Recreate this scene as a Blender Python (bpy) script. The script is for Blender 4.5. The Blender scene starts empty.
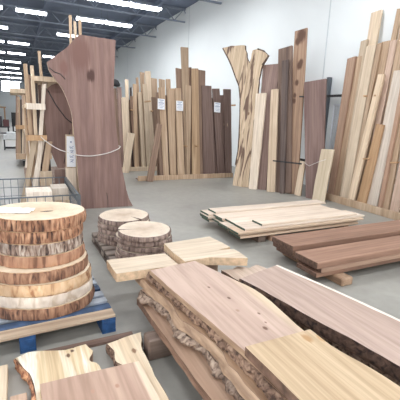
import bpy, bmesh, math, random
from mathutils import Vector, Matrix, noise

scene = bpy.context.scene
COL = scene.collection
rnd = random.Random(11)

# ------------------------------------------------------------------ camera
cam_data = bpy.data.cameras.new('camera')
cam_data.sensor_width = 36.0
cam_data.lens = 33.3
cam_data.clip_end = 200
camera = bpy.data.objects.new('camera', cam_data)
COL.objects.link(camera)
_r = Vector((0.8987045, -0.43695187, 0.03746038))
_u = Vector((0.06272671, 0.21261197, 0.97512128))
_b = _r.cross(_u)
camera.matrix_world = Matrix(((_r.x, _u.x, _b.x, 0.0), (_r.y, _u.y, _b.y, 0.0), (_r.z, _u.z, _b.z, 1.6), (0, 0, 0, 1)))
scene.camera = camera

# ------------------------------------------------------------------ world, exposure
world = bpy.data.worlds.new('daylight')
scene.world = world
world.use_nodes = True
_bg = world.node_tree.nodes['Background']
_bg.inputs[0].default_value = (0.98, 0.99, 1.0, 1)
_bg.inputs[1].default_value = 1.65
LAMP_WATTS = 25.0
DESAT = 0.17
scene.view_settings.view_transform = 'Standard'
scene.view_settings.look = 'None'
scene.view_settings.exposure = 0.38
scene.view_settings.gamma = 1.0
scene.view_settings.use_curve_mapping = False


# ------------------------------------------------------------------ helpers
def lin(c):
    return tuple((v / 255 / 12.92) if v / 255 <= 0.04045 else ((v / 255 + 0.055) / 1.055) ** 2.4 for v in c)


def tag(o, label=None, cat=None, group=None, kind=None):
    if label: o['label'] = label
    if cat: o['category'] = cat
    if group: o['group'] = group
    if kind: o['kind'] = kind
    return o


def link(name, me, mats, parent=None, loc=(0, 0, 0)):
    o = bpy.data.objects.new(name, me)
    COL.objects.link(o)
    for m in (mats if isinstance(mats, (list, tuple)) else [mats]):
        me.materials.append(m)
    if parent: o.parent = parent
    o.location = loc
    return o


def empty(name, loc=(0, 0, 0), rz=0.0):
    o = bpy.data.objects.new(name, None)
    COL.objects.link(o)
    o.empty_display_size = 0.1
    o.location = loc
    o.rotation_euler = (0, 0, rz)
    return o


def copy_tree(o, parent=None):
    c = o.copy()
    COL.objects.link(c)
    if parent: c.parent = parent
    for ch in list(o.children):
        copy_tree(ch, c)
    return c


def box(bm, lo, hi):
    vs = [bm.verts.new((x, y, z)) for z in (lo[2], hi[2]) for y in (lo[1], hi[1]) for x in (lo[0], hi[0])]
    for f in ((0, 2, 3, 1), (4, 5, 7, 6), (0, 1, 5, 4), (2, 6, 7, 3), (1, 3, 7, 5), (0, 4, 6, 2)):
        bm.faces.new([vs[i] for i in f])


def bar(bm, a, b, w, t, side=(1, 0, 0)):
    """a square bar from a to b, w wide along side and t deep"""
    a = Vector(a); b = Vector(b)
    d = (b - a).normalized(); s = Vector(side); s = (s - d * s.dot(d)).normalized(); n = d.cross(s)
    q = [(-.5, -.5), (.5, -.5), (.5, .5), (-.5, .5)]
    v0 = [bm.verts.new(a + s * w * i + n * t * j) for i, j in q]
    v1 = [bm.verts.new(b + s * w * i + n * t * j) for i, j in q]
    bm.faces.new(v0[::-1]); bm.faces.new(v1)
    for i in range(4):
        bm.faces.new((v0[i], v0[(i + 1) % 4], v1[(i + 1) % 4], v1[i]))


def tube(bm, pts, r, seg=8):
    pts = [Vector(p) for p in pts]
    rings = []
    for i, p in enumerate(pts):
        d = (pts[min(i + 1, len(pts) - 1)] - pts[max(i - 1, 0)]).normalized()
        s = d.orthogonal().normalized() if i == 0 else (s - d * s.dot(d)).normalized()
        n = d.cross(s)
        rings.append([bm.verts.new(p + (s * math.cos(k * 2 * math.pi / seg) + n * math.sin(k * 2 * math.pi / seg)) * r) for k in range(seg)])
    for a, b in zip(rings, rings[1:]):
        for k in range(seg):
            f = bm.faces.new((a[k], a[(k + 1) % seg], b[(k + 1) % seg], b[k])); f.smooth = True
    bm.faces.new(rings[0][::-1]); bm.faces.new(rings[-1])


def done(bm, name, mats, parent=None, loc=(0, 0, 0), bevel=0.0):
    bmesh.ops.recalc_face_normals(bm, faces=bm.faces)
    me = bpy.data.meshes.new(name)
    bm.to_mesh(me); bm.free()
    o = link(name, me, mats, parent, loc)
    if bevel:
        m = o.modifiers.new('bevel', 'BEVEL'); m.width = bevel; m.segments = 1; m.limit_method = 'ANGLE'
    return o


def boxes(name, lst, mats, parent=None, loc=(0, 0, 0), bevel=0.0):
    bm = bmesh.new()
    for lo, hi in lst: box(bm, lo, hi)
    return done(bm, name, mats, parent, loc, bevel)


# ------------------------------------------------------------------ materials
def nodes(name):
    m = bpy.data.materials.new(name)
    m.use_nodes = True
    nt = m.node_tree
    return m, nt, nt.nodes['Principled BSDF']


def N(nt, kind, **kw):
    n = nt.nodes.new(kind)
    for k, v in kw.items():
        if k in n.inputs: n.inputs[k].default_value = v
        else: setattr(n, k, v)
    return n


def mixc(nt, fac, a, b, blend='MIX'):
    n = nt.nodes.new('ShaderNodeMix'); n.data_type = 'RGBA'; n.blend_type = blend
    for sock, v in ((n.inputs[0], fac), (n.inputs[6], a), (n.inputs[7], b)):
        if isinstance(v, (int, float)): sock.default_value = v
        elif isinstance(v, tuple): sock.default_value = (*v, 1) if len(v) == 3 else v
        else: nt.links.new(v, sock)
    return n.outputs[2]


def math_n(nt, op, a, b=None):
    n = nt.nodes.new('ShaderNodeMath'); n.operation = op
    for i, v in enumerate((a, b)):
        if v is None: continue
        if isinstance(v, (int, float)): n.inputs[i].default_value = v
        else: nt.links.new(v, n.inputs[i])
    return n.outputs[0]


def ramp(nt, fac, stops):
    n = nt.nodes.new('ShaderNodeValToRGB')
    e = n.color_ramp.elements
    while len(e) < len(stops): e.new(0.5)
    for el, (p, c) in zip(e, stops):
        el.position = p; el.color = (*c, 1)
    nt.links.new(fac, n.inputs[0])
    return n.outputs[0]


def flat(name, rgb, rough=0.6, metal=0.0, emit=None, strength=0.0, vary=0.06, scale=12.0):
    m, nt, p = nodes(name)
    c = lin(rgb)
    p.inputs['Roughness'].default_value = rough
    p.inputs['Metallic'].default_value = metal
    if emit:
        p.inputs['Base Color'].default_value = (*c, 1)
        p.inputs['Emission Color'].default_value = (*lin(emit), 1)
        p.inputs['Emission Strength'].default_value = strength
        return m
    tc = N(nt, 'ShaderNodeTexCoord')
    nz = N(nt, 'ShaderNodeTexNoise', Scale=scale, Detail=3.0)
    nt.links.new(tc.outputs['Object'], nz.inputs['Vector'])
    col = ramp(nt, nz.outputs['Fac'], [(0.3, tuple(v * (1 - vary * 2) for v in c)), (0.7, tuple(min(1, v * (1 + vary)) for v in c))])
    nt.links.new(col, p.inputs['Base Color'])
    return m


def wood(name, light, mid, dark, axis='Z', grain=9.0, knots=0.0, sap=None, spots=(), rough=0.62, patch=None, vary=0.16):
    """long grained timber: light/mid/dark sRGB; axis = grain direction in object space;
    sap = (axis index, from, to, colour): pale sapwood beyond an edge; spots = dark knots (point, radius, colour)"""
    m, nt, p = nodes(name)
    def ds(c):
        g = sum(c) / 3
        return tuple(v * (1 - DESAT) + g * DESAT for v in c)
    L, Mi, D = lin(ds(light)), lin(ds(mid)), lin(ds(dark))
    D0 = D
    D = tuple(a * 0.55 + b * 0.45 for a, b in zip(D, Mi)); L = tuple(a * 0.75 + b * 0.25 for a, b in zip(L, Mi))
    tc = N(nt, 'ShaderNodeTexCoord'); oi = N(nt, 'ShaderNodeObjectInfo')
    off = N(nt, 'ShaderNodeVectorMath', operation='SCALE'); off.inputs[0].default_value = (13, 29, 17)
    nt.links.new(oi.outputs['Random'], off.inputs['Scale'])
    add = N(nt, 'ShaderNodeVectorMath', operation='ADD')
    nt.links.new(tc.outputs['Object'], add.inputs[0]); nt.links.new(off.outputs[0], add.inputs[1])
    i = 'XYZ'.index(axis)
    def mapped(along, across):
        mp = N(nt, 'ShaderNodeMapping')
        s = [across] * 3; s[i] = along
        mp.inputs['Scale'].default_value = s
        nt.links.new(add.outputs[0], mp.inputs['Vector'])
        return mp.outputs[0]
    n1 = N(nt, 'ShaderNodeTexNoise', Scale=1.0, Detail=4.0, Distortion=0.9)
    nt.links.new(mapped(0.55, grain), n1.inputs['Vector'])
    n2 = N(nt, 'ShaderNodeTexNoise', Scale=1.0, Detail=3.0)
    nt.links.new(mapped(2.5, grain * 9), n2.inputs['Vector'])
    wv = N(nt, 'ShaderNodeTexWave', Scale=1.3, Distortion=7.0, Detail=2.0)
    wv.inputs['Detail Scale'].default_value = 0.7
    wv.bands_direction = 'X' if axis != 'X' else 'Y'
    nt.links.new(mapped(0.5, grain * 0.45), wv.inputs['Vector'])
    f = math_n(nt, 'ADD', math_n(nt, 'MULTIPLY', n1.outputs['Fac'], 0.88), math_n(nt, 'MULTIPLY', wv.outputs['Fac'], 0.12))
    col = ramp(nt, f, [(0.30, D), (0.5, Mi), (0.70, L)])
    if patch:
        n3 = N(nt, 'ShaderNodeTexNoise', Scale=1.0, Detail=3.0, Distortion=1.2)
        nt.links.new(mapped(1.1, 6.0), n3.inputs['Vector'])
        pf = ramp(nt, n3.outputs['Fac'], [(patch[1], (0, 0, 0)), (patch[1] + 0.07, (1, 1, 1))])
        col = mixc(nt, pf, col, lin(ds(patch[0])))
    if sap:
        sx = N(nt, 'ShaderNodeSeparateXYZ'); nt.links.new(tc.outputs['Object'], sx.inputs[0])
        wob = math_n(nt, 'MULTIPLY', math_n(nt, 'SUBTRACT', n1.outputs['Fac'], 0.5), 0.05)
        v = math_n(nt, 'ADD', sx.outputs[sap[0]], wob)
        mr = N(nt, 'ShaderNodeMapRange'); mr.inputs[1].default_value = sap[1]; mr.inputs[2].default_value = sap[2]
        nt.links.new(v, mr.inputs[0])
        col = mixc(nt, mr.outputs[0], col, lin(ds(sap[3])))
    fine = ramp(nt, n2.outputs['Fac'], [(0.35, (0.84, 0.83, 0.81)), (0.6, (1, 1, 1))])
    col = mixc(nt, 1.0, col, fine, 'MULTIPLY')
    if knots:
        vo = N(nt, 'ShaderNodeTexVoronoi', Scale=1.0)
        nt.links.new(mapped(1.6, 5.0), vo.inputs['Vector'])
        kf = ramp(nt, vo.outputs['Distance'], [(knots * 0.6, (1, 1, 1)), (knots, (0, 0, 0))])
        col = mixc(nt, kf, col, tuple(v * 0.4 for v in D0))
    for pt, r, c in spots:
        df = N(nt, 'ShaderNodeVectorMath', operation='SUBTRACT'); nt.links.new(tc.outputs['Object'], df.inputs[0]); df.inputs[1].default_value = pt
        mu = N(nt, 'ShaderNodeVectorMath', operation='MULTIPLY'); nt.links.new(df.outputs[0], mu.inputs[0])
        s = [1.0] * 3; s[i] = 0.62; mu.inputs[1].default_value = s
        ln = N(nt, 'ShaderNodeVectorMath', operation='LENGTH'); nt.links.new(mu.outputs[0], ln.inputs[0])
        dist = math_n(nt, 'ADD', ln.outputs['Value'], math_n(nt, 'MULTIPLY', math_n(nt, 'SUBTRACT', n2.outputs['Fac'], 0.5), r * 0.9))
        kf = ramp(nt, math_n(nt, 'DIVIDE', dist, r), [(0.55, (1, 1, 1)), (1.0, (0, 0, 0))])
        col = mixc(nt, kf, col, lin(c))
    # every piece of timber is a little lighter or darker than the next
    br = math_n(nt, 'ADD', math_n(nt, 'MULTIPLY', oi.outputs['Random'], vary * 2), 1 - vary)
    cb = N(nt, 'ShaderNodeCombineXYZ')
    for k in range(3): nt.links.new(br, cb.inputs[k])
    col = mixc(nt, 1.0, col, cb.outputs[0], 'MULTIPLY')
    nt.links.new(col, p.inputs['Base Color'])
    p.inputs['Roughness'].default_value = rough
    p.inputs['Specular IOR Level'].default_value = 0.3
    bp = N(nt, 'ShaderNodeBump', Strength=0.12, Distance=0.004)
    nt.links.new(n2.outputs['Fac'], bp.inputs['Height']); nt.links.new(bp.outputs[0], p.inputs['Normal'])
    return m


def end_grain(name, light, dark, heart, centre=(0, 0, 0), rings=42.0, radius=0.33):
    m, nt, p = nodes(name)
    tc = N(nt, 'ShaderNodeTexCoord'); oi = N(nt, 'ShaderNodeObjectInfo')
    sub = N(nt, 'ShaderNodeVectorMath', operation='SUBTRACT'); nt.links.new(tc.outputs['Object'], sub.inputs[0]); sub.inputs[1].default_value = centre
    nz = N(nt, 'ShaderNodeTexNoise', Scale=5.0, Detail=3.0); nt.links.new(sub.outputs[0], nz.inputs['Vector'])
    sx = N(nt, 'ShaderNodeSeparateXYZ'); nt.links.new(sub.outputs[0], sx.inputs[0])
    r = math_n(nt, 'SQRT', math_n(nt, 'ADD', math_n(nt, 'POWER', sx.outputs[0], 2.0), math_n(nt, 'POWER', sx.outputs[1], 2.0)))
    r = math_n(nt, 'ADD', r, math_n(nt, 'MULTIPLY', math_n(nt, 'SUBTRACT', nz.outputs['Fac'], 0.5), 0.09))
    w = math_n(nt, 'ADD', math_n(nt, 'MULTIPLY', math_n(nt, 'SINE', math_n(nt, 'MULTIPLY', r, rings * 6.28)), 0.5), 0.5)
    ring = mixc(nt, math_n(nt, 'MULTIPLY', w, 0.35), lin(light), lin(dark))
    hf = ramp(nt, math_n(nt, 'DIVIDE', r, radius), [(0.05, (0.85, 0.85, 0.85)), (0.55, (0.25, 0.25, 0.25)), (0.9, (0, 0, 0))])
    col = mixc(nt, hf, ring, lin(heart))
    n2 = N(nt, 'ShaderNodeTexNoise', Scale=14.0, Detail=4.0); nt.links.new(tc.outputs['Object'], n2.inputs['Vector'])
    col = mixc(nt, 1.0, col, ramp(nt, n2.outputs['Fac'], [(0.3, (0.86, 0.84, 0.82)), (0.6, (1, 1, 1))]), 'MULTIPLY')
    nt.links.new(col, p.inputs['Base Color'])
    p.inputs['Roughness'].default_value = 0.75
    return m


def bark(name, a, b, c, scale=1.0, vert=0.35):
    """cracked bark, three colours, cracks running along object z"""
    m, nt, p = nodes(name)
    tc = N(nt, 'ShaderNodeTexCoord'); oi = N(nt, 'ShaderNodeObjectInfo')
    off = N(nt, 'ShaderNodeVectorMath', operation='SCALE'); off.inputs[0].default_value = (31, 7, 19)
    nt.links.new(oi.outputs['Random'], off.inputs['Scale'])
    add = N(nt, 'ShaderNodeVectorMath', operation='ADD')
    nt.links.new(tc.outputs['Object'], add.inputs[0]); nt.links.new(off.outputs[0], add.inputs[1])
    mp = N(nt, 'ShaderNodeMapping'); mp.inputs['Scale'].default_value = (38 * scale, 38 * scale, 38 * scale * vert)
    nt.links.new(add.outputs[0], mp.inputs['Vector'])
    n1 = N(nt, 'ShaderNodeTexNoise', Scale=1.0, Detail=4.0, Distortion=0.6); nt.links.new(mp.outputs[0], n1.inputs['Vector'])
    n2 = N(nt, 'ShaderNodeTexNoise', Scale=7.0 * scale, Detail=3.0); nt.links.new(add.outputs[0], n2.inputs['Vector'])
    col = ramp(nt, n1.outputs['Fac'], [(0.36, lin(c)), (0.46, lin(b)), (0.64, lin(a))])
    col2 = ramp(nt, n2.outputs['Fac'], [(0.35, (0.7, 0.66, 0.64)), (0.62, (1.1, 1.08, 1.05))])
    col = mixc(nt, 1.0, col, col2, 'MULTIPLY')
    nt.links.new(col, p.inputs['Base Color'])
    p.inputs['Roughness'].default_value = 0.9
    bp = N(nt, 'ShaderNodeBump', Strength=0.7, Distance=0.012)
    nt.links.new(n1.outputs['Fac'], bp.inputs['Height']); nt.links.new(bp.outputs[0], p.inputs['Normal'])
    return m


W = {
    'tan': wood('tan_oak', (212, 184, 154), (192, 160, 128), (160, 126, 98)),
    'tanknot': wood('knotty_oak', (212, 180, 142), (192, 156, 118), (150, 112, 78), knots=0.13),
    'pale': wood('pale_maple', (234, 212, 184), (218, 194, 164), (190, 162, 132)),
    'paleknot': wood('pale_knotty_maple', (230, 206, 176), (212, 186, 154), (170, 140, 108), knots=0.12),
    'cream': wood('cream_ash', (240, 224, 204), (230, 210, 186), (206, 182, 156)),
    'creamt': wood('cream_poplar', (226, 202, 172), (206, 180, 150), (176, 148, 120)),
    'creamg': wood('greenish_cream_poplar', (222, 204, 176), (206, 186, 156), (184, 162, 132)),
    'white': wood('whitewood', (242, 228, 212), (232, 216, 198), (214, 194, 174)),
    'brown': wood('weathered_brown', (172, 142, 118), (148, 118, 98), (112, 86, 72)),
    'brownk': wood('brown_heartwood', (184, 150, 122), (164, 130, 104), (120, 90, 72), spots=tuple(((sx, 0, sz), r, (92, 68, 56)) for sx, sz, r in ((0.02, 3.52, 0.13), (-0.06, 3.40, 0.07), (0.02, 2.86, 0.075), (0.05, 2.92, 0.06), (-0.02, 2.48, 0.055), (-0.05, 2.2, 0.045), (-0.06, 2.08, 0.05)))),
    'greyb': wood('grey_bark_edged', (126, 108, 98), (94, 78, 72), (58, 48, 46), grain=16),
    'brownd': wood('deep_brown', (156, 128, 110), (130, 104, 90), (92, 72, 64)),
    'walnut': wood('mauve_walnut', (158, 130, 118), (138, 110, 100), (108, 84, 77)),
    'walnut2': wood('walnut_with_sapwood', (156, 128, 117), (136, 108, 98), (106, 82, 76), patch=((214, 184, 146), 0.60)),
    'walnutp': wood('purple_walnut', (156, 126, 116), (136, 106, 98), (108, 82, 77)),
    'pinkw': wood('pinkish_walnut', (166, 138, 126), (146, 118, 108), (116, 92, 86)),
    'pinkt': wood('pinkish_tan', (220, 190, 168), (202, 170, 148), (172, 138, 118)),
    'orange': wood('orange_tan', (214, 172, 128), (196, 152, 108), (164, 120, 80)),
    'orangeb': wood('reddish_brown', (198, 160, 132), (180, 142, 116), (148, 112, 90)),
    'dark': wood('dark_stained', (92, 80, 76), (70, 60, 58), (48, 42, 40)),
}
M_WALL = flat('white_painted_wall', (234, 238, 238), 0.8, vary=0.012, scale=0.8)
M_CEIL = flat('dark_metal_deck', (112, 122, 142), 0.7, vary=0.1, scale=1.2)
M_STEEL = flat('galvanised_wire', (108, 114, 120), 0.4, 0.5)
M_BLACK = flat('black_steel', (38, 36, 38), 0.5)
M_PAPER = flat('white_paper', (240, 242, 245), 0.7, vary=0.02)
M_INK = flat('grey_blue_ink', (150, 160, 186), 0.7)
M_TUBE = flat('lit_fluorescent_tube', (255, 255, 255), 0.5, emit=(244, 249, 255), strength=12.0)
M_FIXT = flat('white_enamel', (226, 230, 236), 0.45)
M_BLUE = flat('blue_pallet_paint', (38, 76, 122), 0.6, vary=0.18, scale=20)
M_ROPE = flat('pale_rope', (214, 208, 202), 0.8)
M_RUBBER = flat('black_rubber', (34, 33, 34), 0.7)


def floor_material():
    m, nt, p = nodes('polished_concrete')
    tc = N(nt, 'ShaderNodeTexCoord')
    a = N(nt, 'ShaderNodeTexNoise', Scale=0.7, Detail=5.0, Roughness=0.6, Distortion=0.4); nt.links.new(tc.outputs['Object'], a.inputs['Vector'])
    b = N(nt, 'ShaderNodeTexNoise', Scale=9.0, Detail=4.0); nt.links.new(tc.outputs['Object'], b.inputs['Vector'])
    col = ramp(nt, a.outputs['Fac'], [(0.3, lin((134, 131, 124))), (0.5, lin((154, 151, 143))), (0.72, lin((168, 165, 156)))])
    col = mixc(nt, 1.0, col, ramp(nt, b.outputs['Fac'], [(0.3, (0.9, 0.9, 0.9)), (0.65, (1, 1, 1))]), 'MULTIPLY')
    nt.links.new(col, p.inputs['Base Color'])
    rr = ramp(nt, a.outputs['Fac'], [(0.3, (0.36, 0.36, 0.36)), (0.7, (0.55, 0.55, 0.55))])
    nt.links.new(rr, p.inputs['Roughness'])
    p.inputs['Specular IOR Level'].default_value = 0.4
    return m


# ------------------------------------------------------------------ the room
M_FLOOR = floor_material()
tag(boxes('floor', [((-10, -4, -0.1), (6.6, 62, 0))], M_FLOOR), kind='structure')
tag(boxes('wall_right', [((6.6, -4, 0), (6.8, 62, 6.0))], M_WALL), kind='structure')
tag(boxes('wall_left', [((-10.2, 16, 0), (-10, 62, 6.0)), ((-10.2, -4, 4.6), (-10, 16, 6.0)), ((-10.2, 5.4, 0), (-10, 6.6, 4.6))], M_WALL), kind='structure')
tag(boxes('wall_far', [((-10.2, 62, 0), (6.8, 62.2, 6.0))], M_WALL), kind='structure')
tag(boxes('ceiling', [((-10.2, -4, 5.95), (6.8, 62.2, 6.1))], M_CEIL), kind='structure')
M_SEAM = flat('wall_panel_joint', (206, 212, 214), 0.8, vary=0.02)
for n, y in enumerate((24.4, 14.9, 7.0)):
    tag(boxes('trim_%d' % (n + 1), [((6.592, y - 0.015, 0), (6.6, y + 0.015, 5.93))], M_SEAM), kind='structure')
win = tag(boxes('window_1', [((-1.6, 61.93, 4.1), (0.9, 62.0, 4.2)), ((-1.6, 61.93, 5.5), (0.9, 62.0, 5.6)), ((-1.6, 61.93, 4.2), (-1.5, 62.0, 5.5)), ((0.8, 61.93, 4.2), (0.9, 62.0, 5.5))], M_FIXT), kind='structure')
boxes('window_pane', [((-1.5, 61.96, 4.2), (0.8, 61.99, 5.5))], flat('daylit_pane', (255, 255, 255), emit=(248, 252, 255), strength=5.0), win)
# open-web roof trusses spanning from wall to wall
M_TRUSS = flat('grey_truss_paint', (136, 144, 158), 0.6)
bm0 = None
for n, y in enumerate((12.2, 15.3, 18.9, 22.6, 26.8, 31.5, 37.0, 43.0, 49.0, 55.0)):
    bm = bmesh.new()
    box(bm, (-9.95, y - 0.05, 5.87), (6.58, y + 0.05, 5.94)); box(bm, (-9.95, y - 0.04, 5.40), (6.58, y + 0.04, 5.45))
    x = -9.9
    while x < 6.2:
        bar(bm, (x, y, 5.43), (x + 0.4, y, 5.89), 0.03, 0.03, (0, 1, 0)); bar(bm, (x + 0.4, y, 5.89), (x + 0.8, y, 5.43), 0.03, 0.03, (0, 1, 0))
        x += 0.8
    tag(done(bm, 'trim_%d' % (n + 4), M_TRUSS), kind='structure')
for n, x in enumerate((1.4, 5.2)):
    tag(boxes('trim_%d' % (n + 14), [((x - 0.06, -4, 5.70), (x + 0.06, 61.9, 5.86))], M_CEIL), kind='structure')


def cap(bm, faces):
    for f in faces: f.normal_update()
    bmesh.ops.triangulate(bm, faces=faces, ngon_method='EAR_CLIP')


# ------------------------------------------------------------------ ceiling lights
def make_fixture():
    root = empty('ceiling_light')
    bm = bmesh.new()
    # trough reflector: top plate and two sloping sides
    L = 0.54
    prof = [(-0.19, 0.0), (-0.08, 0.075), (0.08, 0.075), (0.19, 0.0), (0.18, -0.004), (0.076, 0.067), (-0.076, 0.067), (-0.18, -0.004)]
    a = [bm.verts.new((-L, y, z)) for y, z in prof]; b = [bm.verts.new((L, y, z)) for y, z in prof]
    for i in range(8):
        bm.faces.new((a[i], a[(i + 1) % 8], b[(i + 1) % 8], b[i]))
    for r in (a, b):
        bm.faces.new((r[0], r[1], r[6], r[7])); bm.faces.new((r[1], r[2], r[5], r[6])); bm.faces.new((r[2], r[3], r[4], r[5]))
    done(bm, 'reflector', M_FIXT, root)
    for y in (-0.10, 0.10):
        bm = bmesh.new(); tube(bm, [(-0.53, y, -0.015), (0.53, y, -0.015)], 0.05, 10)
        done(bm, 'tube', M_TUBE, root)
    for x in (-0.45, 0.45):
        bm = bmesh.new(); tube(bm, [(x, 0, 0.07), (x, 0, 0.65)], 0.006, 5)
        done(bm, 'hanger', M_STEEL, root)
    la = bpy.data.lights.new('lamp_glow', 'AREA'); la.shape = 'RECTANGLE'; la.size = 1.1; la.size_y = 0.24
    la.energy = LAMP_WATTS; la.color = (0.98, 0.99, 1.0)
    lo = bpy.data.objects.new('lamp_glow', la); COL.objects.link(lo); lo.parent = root; lo.location = (0, 0, -0.075)
    return root


ORD = ['first', 'second', 'third', 'fourth', 'fifth', 'sixth', 'seventh', 'eighth', 'ninth', 'tenth', 'eleventh', 'twelfth', 'thirteenth', 'fourteenth',
       'fifteenth', 'sixteenth', 'seventeenth', 'eighteenth', 'nineteenth', 'twentieth']
fixture = make_fixture()
fix_used = False
ROWS = [(13.6, (2.05, 3.2, 4.35), 'row at the top edge of the photo'), (16.7, (-0.72, 0.8, 3.0, 4.15), 'row level with the slab top'),
        (20.5, (-0.6, 2.62), 'third row from the camera'), (24.6, (-0.85, 0.42), 'fourth row from the camera'), (29.0, (-0.9, 0.33, 2.5), 'fifth row from the camera'),
        (34.1, (-1.1, 0.1), 'sixth row from the camera'), (39.0, (-1.15, 0.05), 'seventh row from the camera'), (44.0, (-0.9, 0.3), 'eighth row from the camera'),
        (50.5, (-0.8, 0.4), 'ninth row from the camera'), (57.5, (-0.8, 0.4), 'farthest row from the camera')]
for y, xs, wh in ROWS:
    for k, x in enumerate(xs):
        o = copy_tree(fixture) if fix_used else fixture
        fix_used = True
        o.location = (x, y, 5.3)
        tag(o, 'lit ceiling light, %s from left, %s' % (ORD[k], wh), 'light', 'fluorescent lights under the roof')
for y in (9.8, 5.4, 1.2, -2.4):                                   # the same rows carry on overhead, above the frame
    for k, x in enumerate((-5.5, -2.5, 0.2, 2.6, 4.6)):
        o = copy_tree(fixture)
        o.location = (x, y, 5.3)
        tag(o, 'lit twin-tube ceiling light hanging overhead, above the top of the photo', 'light', 'fluorescent lights overhead')


# ------------------------------------------------------------------ planks that lean
def plank_mesh(w0, w1, L, t, seed):
    """local z runs along the plank, x across it, front face at y = 0"""
    r = random.Random(seed)
    bm = bmesh.new()
    n = 7
    slant0, slant1 = r.uniform(-.012, .012), r.uniform(-.02, .02)
    bow = r.uniform(-.006, .006)
    rows = []
    for i in range(n + 1):
        s = i / n
        w = w0 + (w1 - w0) * s
        j = 0.004 if 0 < i < n else 0
        c = bow * math.sin(math.pi * s)
        zl = zr = s * L
        if i == 0: zl += max(0, slant0); zr += max(0, -slant0)
        if i == n: zl -= max(0, slant1); zr -= max(0, -slant1)
        xl, xr = -w / 2 + c + r.uniform(-j, j), w / 2 + c + r.uniform(-j, j)
        rows.append([bm.verts.new((xl, 0, zl)), bm.verts.new((xr, 0, zr)), bm.verts.new((xr, t, zr)), bm.verts.new((xl, t, zl))])
    for a, b in zip(rows, rows[1:]):
        for k in range(4):
            bm.faces.new((a[k], a[(k + 1) % 4], b[(k + 1) % 4], b[k]))
    bm.faces.new(rows[0][::-1]); bm.faces.new(rows[-1])
    return bm


def frame(B, T, u):
    z = (Vector(T) - Vector(B)).normalized()
    x = Vector(u); x = (x - z * x.dot(z)).normalized()
    y = z.cross(x)
    return Matrix(((x.x, y.x, z.x, B[0]), (x.y, y.y, z.y, B[1]), (x.z, y.z, z.z, B[2]), (0, 0, 0, 1)))


_seed = [0]
def plank(name, key, B, T, w0, w1, u, t, label, group=None, cat='plank'):
    _seed[0] += 1
    o = done(plank_mesh(w0, w1, (Vector(T) - Vector(B)).length, t, _seed[0]), name, W[key] if isinstance(key, str) else key, bevel=0.004)
    o.matrix_world = frame(B, T, u)
    return tag(o, label, cat, group)


RACK_A = [
    ('tan', (3.402, 8.830, 0.030), (3.350, 9.148, 2.301), 0.137, 0.173, 'tan plank with a white price card'),
    ('tan', (3.594, 8.830, 0.030), (3.592, 9.147, 2.293), 0.168, 0.205, ''),
    ('tan', (3.820, 8.830, 0.030), (3.791, 9.149, 2.306), 0.199, 0.167, ''),
    ('brown', (3.900, 8.950, 0.030), (3.886, 9.341, 2.820), 0.145, 0.169, ''),
    ('tan', (4.027, 8.891, 0.030), (4.039, 9.356, 3.349), 0.131, 0.212, ''),
    ('brown', (4.178, 8.950, 0.030), (4.209, 9.348, 2.874), 0.119, 0.075, ''),
    ('tan', (4.020, 8.830, 0.030), (4.086, 9.162, 2.401), 0.087, 0.177, ''),
    ('tanknot', (4.250, 8.830, 0.030), (4.295, 9.224, 2.845), 0.338, 0.188, ''),
    ('brown', (4.449, 8.891, 0.030), (4.514, 9.282, 2.819), 0.182, 0.222, ''),
    ('walnut', (4.649, 8.830, 0.030), (4.622, 9.165, 2.426), 0.399, 0.284, ''),
    ('walnut', (5.021, 8.830, 0.030), (4.900, 9.157, 2.367), 0.222, 0.215, ''),
    ('walnut', (5.136, 8.891, 0.030), (5.108, 9.197, 2.212), 0.128, 0.110, ''),
    ('walnut2', (5.253, 8.830, 0.030), (5.253, 9.159, 2.377), 0.210, 0.231, ''),
    ('brown', (3.515, 8.950, 0.030), (3.503, 9.243, 2.120), 0.168, 0.164, ''),
    ('brown', (3.793, 9.007, 0.030), (3.774, 9.299, 2.112), 0.115, 0.169, ''),
    ('dark', (4.047, 9.004, 0.030), (4.009, 9.269, 1.921), 0.132, 0.144, ''),
    ('brown', (3.309, 8.891, 0.030), (3.274, 9.192, 2.178), 0.123, 0.120, ''),
    ('walnut', (4.946, 8.950, 0.030), (4.836, 9.242, 2.119), 0.190, 0.185, ''),
    ('dark', (5.225, 8.950, 0.030), (5.183, 9.219, 1.950), 0.114, 0.143, ''),
]
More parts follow.
